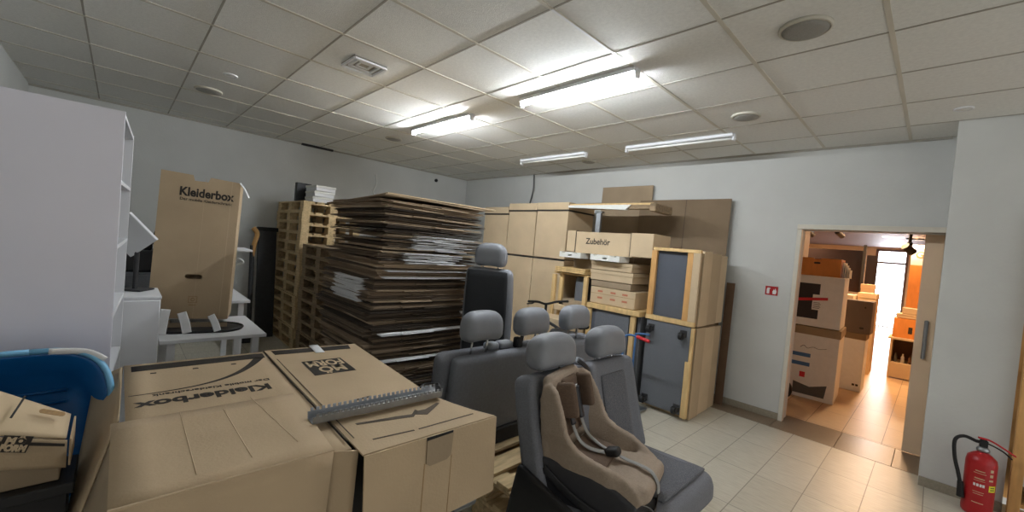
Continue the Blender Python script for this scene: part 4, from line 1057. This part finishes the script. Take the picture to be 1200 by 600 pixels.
def curved_label(name, zlo, zhi, a0, a1, m, r=.0806, parent=FE):
    b = bmesh.new(); n = 10; lo = []; hi = []
    for k in range(n+1):
        a = math.radians(a0+(a1-a0)*k/n); lo.append(b.verts.new((r*math.cos(a), r*math.sin(a), zlo))); hi.append(b.verts.new((r*math.cos(a), r*math.sin(a), zhi)))
    for k in range(n): b.faces.new([lo[k], lo[k+1], hi[k+1], hi[k]])
    return b
bm = B()
for z, hgt, a0, a1 in ((.33, .006, -120, -85), (.315, .004, -125, -80), (.275, .008, -120, -84), (.262, .003, -122, -82), (.18, .004, -122, -82), (.165, .004, -120, -84), (.10, .006, -122, -80), (.34, .02, -66, -52), (.305, .02, -66, -52), (.275, .012, -68, -50)): merge(bm, curved_label('x', z, z+hgt, a0, a1, None))
mk('label_print', bm, M_card2, FE, kind='stuff')
bm = B()
for a0 in (-122, -111, -100, -90): merge(bm, curved_label('x', .222, .242, a0, a0+8, None, .081))
mk('label_print', bm, M_paper, FE, kind='stuff')
bm = B(); merge(bm, curved_label('x', .20, .245, -66, -32, None, .0812)); mk('inspection_sticker', bm, M_yellow, FE)
bm = B()
for z in (.212, .228): merge(bm, curved_label('x', z, z+.006, -60, -40, None, .0816))
mk('sticker_print', bm, M_ink, FE)

# wooden rack at right edge
t = thing('wooden_rack', 'wooden rack with dark shelves at the right edge', 'rack', (.5, 4.80, 0))
for x, y in ((.0, 0), (.85, 0), (.0, .45), (.85, .45)):
    bm = B(); box(bm, (x-.015, y-.05, 0), (x+.045, y, 2.2), .003); mk('rack_post', bm, M_orangew, t)
for z in (.10, .62, 1.0, 1.6):
    bm = B(); box(bm, (.03, -.04, z), (.85, .42, z+.025), .002); mk('rack_shelf', bm, M_orangew, t)
t = thing('storage_crate', 'navy blue crate on the lowest rack shelf at the right edge', 'crate', (.90, 4.96, .127))
bm = B(); box(bm, (-.30, -.17, 0), (.30, .17, .26), .01, seg=2); mk('crate_body', bm, M_navy, t)
bm = B(); box(bm, (-.31, -.18, .25), (.31, .18, .28), .005); mk('crate_rim', bm, M_blackp, t)
bm = B(); box(bm, (-.16, -.185, .14), (-.04, -.175, .2)); mk('crate_label', bm, M_paper, t)

# ------------------------------------------------------------------ the next room
NX0, NX1, NY = -6.5, 1.6, 17.0; NH = 2.62
bm = B(); box(bm, (NX0-.1, 5.56, 0), (NX0, NY, NH)); struct('wall_next_left', bm, M_nwall)
bm = B(); box(bm, (NX1, 5.56, 0), (NX1+.1, NY, NH)); struct('wall_next_right', bm, M_nwall)
bm = B(); box(bm, (NX0, 5.56, NH), (NX1, NY+.1, NH+.1)); struct('ceiling_next_room', bm, M_nceil)
bm = B(); box(bm, (NX0, NY, 0), (-1.35, NY+.15, NH)); box(bm, (-.62, NY, 0), (NX1, NY+.15, NH)); box(bm, (-1.35, NY, 2.56), (-.62, NY+.15, NH)); struct('wall_next_far', bm, M_nwall)
bm = B()
for x in (-1.33, -.65): box(bm, (x-.03, NY-.02, 0), (x+.03, NY+.06, 2.56))
box(bm, (-1.33, NY-.02, 2.50), (-.65, NY+.06, 2.56)); box(bm, (-1.33, NY-.02, 2.12), (-.65, NY+.06, 2.18)); mk('window_1', bm, M_nceil, kind='structure')
bm = B(); box(bm, (-1.3, NY+.02, .02), (-.68, NY+.03, 2.5)); mk('window_2', bm, glass_mat(), kind='structure')
M_day = mat('bright_daylight', (255, 255, 255), .9, 0, 1, emit=(235, 240, 255), estr=DAY_EMIT)
bm = B(); box(bm, (-4, NY+2.5, -.5), (2.5, NY+2.6, 4)); o = mk('overcast_sky', bm, M_day, kind='structure')
bm = B(); box(bm, (-3, NY+.2, -.1), (1, NY+2.5, 0)); mk('pavement', bm, M_nfloor, kind='structure')
t = thing('street_railing', 'grey railing outside the far glass door', 'railing', (-1.0, NY+1.2, 0))
bm = B()
for z in (1.0, .55, .1): cyl(bm, (-.7, 0, z), (.7, 0, z), .015, n=8)
mk('rail', bm, M_cable, t)
bm = B()
for k in range(15): cyl(bm, (-.7+.1*k, 0, 0), (-.7+.1*k, 0, 1.0), .008, n=6)
mk('bars', bm, M_cable, t)
# warm lamps hung below the dark ceiling
for i, (x, y, wt) in enumerate(((-.55, 8.8, 1.1), (-.7, 10.4, 1.2), (-2.2, 11.5, 1.2), (-.4, 13.0, 1.3), (-3.4, 8.5, 1.0))):
    t = thing('ceiling_panel_lamp', ['warm ceiling lamp just inside the doorway', 'warm ceiling lamp above the passage of the next room', 'warm ceiling lamp over the dark screens', 'warm ceiling lamp near the far glass door', 'warm ceiling lamp at the left of the next room'][i], 'lamp', (x, y, NH))
    bm = B(); box(bm, (-.15, -.15, -.03), (.15, .15, 0), .005); mk('lamp_housing', bm, M_blackp, t)
    L = bpy.data.lights.new('lamp_glow', 'AREA'); L.energy = WARM_WATTS*wt; L.size = .26; L.color = (1, .60, .30)
    lo = bpy.data.objects.new('lamp_glow', L); COL.objects.link(lo); lo.parent = t; lo.location = (0, 0, -.034)
L = bpy.data.lights.new('daylight_door', 'AREA'); L.energy = 25; L.shape = 'RECTANGLE'; L.size = .6; L.size_y = 2.3; L.color = (.85, .9, 1)
lo = bpy.data.objects.new('daylight_door', L); COL.objects.link(lo); lo.location = (-1, NY-.03, 1.25); lo.rotation_euler = (math.radians(-90), 0, 0)
# light bars in ceiling
for i, (x, y) in enumerate(((-.75, 10.0), (-.85, 11.2), (-.95, 12.6))):
    bm = B(); box(bm, (-.18, -.05, -.012), (.18, .05, 0)); o = mk('light_bar', bm, mat('lit_bar_%d' % i, (255, 240, 225), .5, 0, 1, emit=(255, 225, 200), estr=3.0)); o.location = (x+.2, y, NH-.001)
    tag(o, ['nearest', 'middle', 'farthest'][i]+' thin lit bar in the dark ceiling of the next room', 'light', 'ceiling light bars')
# track with spots
t = thing('lighting_track', 'black lighting track with small spots on the ceiling of the next room', 'lamp', (-2.3, 9.6, NH))
bm = B(); box(bm, (-1.6, -.02, -.12), (1.25, .02, -.08)); mk('track_rail', bm, M_blackp, t)
bm = B(); cyl(bm, (-1.2, 0, -.1), (-1.2, 0, 0), .01); cyl(bm, (1.0, 0, -.1), (1.0, 0, 0), .01); mk('hanger', bm, M_blackp, t)
for x in (.25, .55, 1.0):
    bm = B(); cyl(bm, (x, 0, -.12), (x, -.02, -.2), .012); cyl(bm, (x-.03, -.06, -.18), (x+.03, .06, -.25), .045, n=16); mk('spot_head', bm, M_blackp, t)
t = thing('spotlight', 'black spotlight hanging at the upper right inside the doorway', 'lamp', (-.32, 8.6, NH-.24))
bm = B(); cyl(bm, (0, 0, .24), (0, 0, -.16), .02); box(bm, (-.03, -.03, -.2), (.03, .03, -.14), .005); mk('stem', bm, M_black, t)
bm = B(); cyl(bm, (-.05, -.05, -.20), (.04, .04, -.29), .055, n=20); mk('spot_head', bm, M_black, t)
bm = B(); lathe(bm, [(.04, 0), (.045, -.01), (.03, -.03), (.001, -.035)]); o = mk('ceiling_spot', bm, mat('lit_spot', (255, 250, 240), .5, 0, 1, emit=(255, 240, 220), estr=20)); o.location = (-1.42, 8.2, 2.43); tag(o, 'small glowing spot lamp above the orange crate', 'light')

# cartons left in the next room
t = thing('white_carton', 'white carton with dark picture and red tape stacked beyond the doorway', 'cardboard box', (-1.09, 6.93, .955), math.radians(3))
bm = B(); box(bm, (-.30, -.33, 0), (.28, .33, .66), .005); mk('carton_body', bm, M_paper, t)
bm = B(); sheet(bm, rect(-.24, .10, .04, .56), t=.001, M=frame((0, -.3315, 0), (1, 0, 0), (0, 0, 1))); mk('printed_picture', bm, M_tv, t)
bm = B(); sheet(bm, rect(-.03, .22, .08, .42), t=.001, M=frame((0, -.333, 0), (1, 0, 0), (0, 0, 1))); mk('shipping_label', bm, M_paper, t)
bm = B(); sheet(bm, [(-.30, .30), (.13, .36), (.13, .395), (-.30, .34)], t=.001, M=frame((0, -.3345, 0), (1, 0, 0), (0, 0, 1))); mk('red_tape', bm, M_redg, t)
bm = B()
for k in range(5): sheet(bm, rect(-.02, .24+.018*k, .05+.01*(k % 2), .246+.018*k), t=.0008, M=frame((0, -.3345, 0), (1, 0, 0), (0, 0, 1)))
mk('label_print', bm, M_ink, t)
t = thing('white_carton', 'white carton with blue printed lines, lower one beyond the doorway', 'cardboard box', (-1.06, 6.95, 0), math.radians(3))
bm = B(); box(bm, (-.30, -.34, 0), (.26, .34, .90), .005); mk('carton_body', bm, M_paper, t)
bm = B(); box(bm, (-.31, -.35, .84), (.27, .35, .945), .004); mk('carton_lid', bm, M_card3, t)
bm = B()
for z in (.42, .54): sheet(bm, rect(-.29, z, -.02, z+.05), t=.001, M=frame((0, -.3415, 0), (1, 0, 0), (0, 0, 1)))
mk('blue_print', bm, M_blue, t)
bm = B(); sheet(bm, rect(-.12, .27, -.06, .34), t=.001, M=frame((0, -.3415, 0), (1, 0, 0), (0, 0, 1))); mk('orange_print', bm, M_redg, t)
bm = B(); sheet(bm, [(-.18, .05), (.16, .05), (.18, .22), (.0, .16), (-.18, .2)], t=.001, M=frame((0, -.3415, 0), (1, 0, 0), (0, 0, 1))); mk('dark_print', bm, M_cable, t)
bm = B(); tube(bm, [(-.14, -.3415, .66), (-.10, -.3415, .69), (-.06, -.3415, .66), (0, -.3415, .685), (.06, -.3415, .67), (.14, -.3415, .69)], (.004, .001), 6); mk('pen_line', bm, M_cable, t)
t = thing('drawer_crate', 'orange wooden crate with grip notch on top of the white cartons', 'crate', (-1.1, 6.86, 1.62), math.radians(2))
bm = B(); sheet(bm, [(-.27, 0), (.24, 0), (.24, .235), (.03, .235), (.02, .21), (-.04, .21), (-.05, .235), (-.27, .235)], [], .015, frame((0, -.2, 0), (1, 0, 0), (0, 0, 1))); mk('front_board', bm, M_orange, t)
for lo, hi in (((-.27, -.2, 0), (-.255, .2, .235)), ((.225, -.2, 0), (.24, .2, .235)), ((-.27, .185, 0), (.24, .2, .235)), ((-.27, -.2, 0), (.24, .2, .015))):
    bm = B(); box(bm, lo, hi); mk('board', bm, M_orange, t)
bm = B(); sheet(bm, oval(-.01, .17, .07, .025), t=.001, M=frame((0, -.2165, 0), (1, 0, 0), (0, 0, 1))); mk('grip_hole', bm, M_black, t)
t = thing('paper_stack', 'leaning papers beside the orange crate', 'papers', (-.845, 6.95, 1.62))
bm = B()
for k in range(4): box(bm, (0+.018*k, -.2+.03*k, 0), (.008+.018*k, .1, .20-.03*k))
mk('sheets', bm, M_paper, t, kind='stuff')
t = thing('grey_carton', 'dark grey carton on a tall white carton beyond the doorway', 'cardboard box', (-.72, 7.95, .84))
bm = B(); box(bm, (-.19, -.2, 0), (.13, .2, .47), .004); mk('carton_body', bm, mat('brown_grey_carton', (104, 92, 84), .8, .06, 4), t)
bm = B(); sheet(bm, oval(.05, .38, .02, .03), t=.001, M=frame((0, -.2015, 0), (1, 0, 0), (0, 0, 1))); mk('printed_symbol', bm, M_ink, t); bm = B(); sheet(bm, oval(.03, .08, .05, .03), t=.001, M=frame((0, -.2015, 0), (1, 0, 0), (0, 0, 1))); mk('printed_symbol', bm, M_ink, t)
t = thing('tall_white_carton', 'tall narrow white carton under the dark grey carton', 'cardboard box', (-.75, 7.95, 0))
bm = B(); box(bm, (-.2, -.2, 0), (.12, .2, .78), .004); mk('carton_body', bm, M_paper, t)
bm = B(); box(bm, (-.205, -.205, .75), (.125, .205, .838), .003); mk('carton_lid', bm, M_cardd, t)
bm = B(); sheet(bm, rect(.02, .08, .05, .11), t=.001, M=frame((0, -.2015, 0), (1, 0, 0), (0, 0, 1))); mk('printed_symbol', bm, M_ink, t); bm = B(); sheet(bm, rect(.06, .08, .09, .11), t=.001, M=frame((0, -.2015, 0), (1, 0, 0), (0, 0, 1))); mk('printed_symbol', bm, M_ink, t)
for i, (lo, hi, m, lb) in enumerate((((-1.5, 9.0, 0), (-.95, 9.5, 1.33), M_nwall, 'pale carton tower behind the grey carton'), ((-.92, 9.3, .0), (-.68, 9.8, 1.38), M_card2, 'slim tan carton tower at the passage edge'), ((-.99, 10.3, 0), (-.80, 10.6, 1.52), M_card2, 'farthest carton tower with two cartons on top'), ((-1.75, 10.0, 0), (-1.2, 10.5, 1.40), M_orange, 'orange carton tower behind the white cartons'))):
    t = carton('carton_tower', lb, lo, hi, m, lid=.08)
t = thing('black_display', 'large black display panel standing deep in the next room', 'display', (-2.6, 12.0, 0))
bm = B(); box(bm, (-.4, 0, 1.30), (1.45, .06, 2.24), .01); mk('screen', bm, M_screen, t)
bm = B(); box(bm, (-.2, 0, 0), (-.1, .05, 1.4)); box(bm, (.9, 0, 0), (1.0, .05, 1.4)); mk('stand', bm, M_blackp, t)
t = thing('black_display', 'smaller black screen right of the large display', 'display', (-.98, 11.6, 0))
bm = B(); box(bm, (-.09, 0, 1.5), (.09, .06, 2.13), .01); mk('screen', bm, M_screen, t)
bm = B(); box(bm, (-.16, .01, 0), (-.11, .05, 2.35)); mk('stand', bm, M_blackp, t)
bm = B(); box(bm, (-6.4, 6.1, 0), (-1.62, 6.5, NH-.02)); 
t = mk('dark_wall_unit', bm, mat('dark_brown_panel', (66, 48, 38), .6, .08, 3)); tag(t, 'dark brown wall unit at the upper left beyond the doorway', 'wall unit')
t.data.transform(T(-.0, 2.4, 0))
# right shelf in the next room
t = thing('wooden_shelf', 'low wooden shelf with dark compartment at the right of the passage', 'shelf', (-.24, 9.75, 0))
for lo, hi in (((-.22, -.25, 0), (-.19, .25, .66)), ((.19, -.25, 0), (.22, .25, .66)), ((-.25, -.27, .66), (.25, .25, .69)), ((-.19, -.24, .02), (.19, .25, .27)), ((-.19, .22, .27), (.19, .25, .66))):
    bm = B(); box(bm, lo, hi, .002); mk('board', bm, M_tan2 if hi[2] == .66 and lo[1] > .2 else M_card2, t)
for k in range(4):
    bm = B(); lathe(bm, [(.022, 0), (.024, .09), (.01, .12), (.01, .15)], 12); o = mk('bottle', bm, [M_cable, M_paper, M_tan2, M_steel][k]); o.location = (-.38+.09*k, 9.62, .272); tag(o, ['leftmost bottle', 'second bottle from the left', 'third bottle from the left', 'rightmost bottle'][k]+' in the dark compartment of the low shelf', 'bottle', 'bottles in the low shelf')
t = carton('orange_carton', 'orange carton standing on the low wooden shelf', (-.45, 9.6, .692), (-.03, 9.98, 1.02), M_orange)
bm = B(); box(bm, (-.02, -.1925, .08), (.03, -.19, .19)); mk('grip_hole', bm, M_ink, t)
carton('flat_carton', 'flat pale carton on top of the orange carton', (-.42, 9.62, 1.024), (-.02, 9.95, 1.09), M_card2, lid=.02)
carton('flat_carton', 'small carton topmost on the low shelf pile', (-.36, 9.64, 1.10), (-.04, 9.9, 1.20), M_card)
t = thing('partition_board', 'orange plywood panel with white sign beside the far glass door', 'panel', (-.22, 13.0, 0))
bm = B(); box(bm, (-.22, 0, 0), (.22, .03, 2.02), .003); mk('panel_board', bm, M_orange, t)
bm = B(); box(bm, (-.22, 0, 2.03), (.22, .03, 2.48), .003); mk('sign_board', bm, M_paper, t)
text('lettering', 'G', .2, frame((-.08, -.003, 2.26), (1, 0, 0), (0, 0, 1)), M_cardi, t, .002)
# sack truck wheel at the door edge
t = thing('transport_trolley', 'trolley with black wheel peeking out at the left door jamb', 'trolley', (-1.42, 6.25, 0))
bm = B(); lathe(bm, [(.02, -.02), (.12, -.03), (.135, -.02), (.135, .02), (.12, .03), (.02, .02)], 28, T(.13, 0, .135) @ Rx(math.pi/2)); mk('wheel', bm, M_black, t)
bm = B(); lathe(bm, [(.005, -.034), (.05, -.034), (.05, .034), (.005, .034)], 20, T(.13, 0, .135) @ Rx(math.pi/2)); mk('hub', bm, M_redg, t)
bm = B(); cyl(bm, (.13, 0, .135), (.13, .26, .135), .01); tube(bm, [(.10, .13, .1), (-.05, .13, .5), (-.15, .13, 1.0)], .014); mk('frame_tube', bm, M_redg, t)
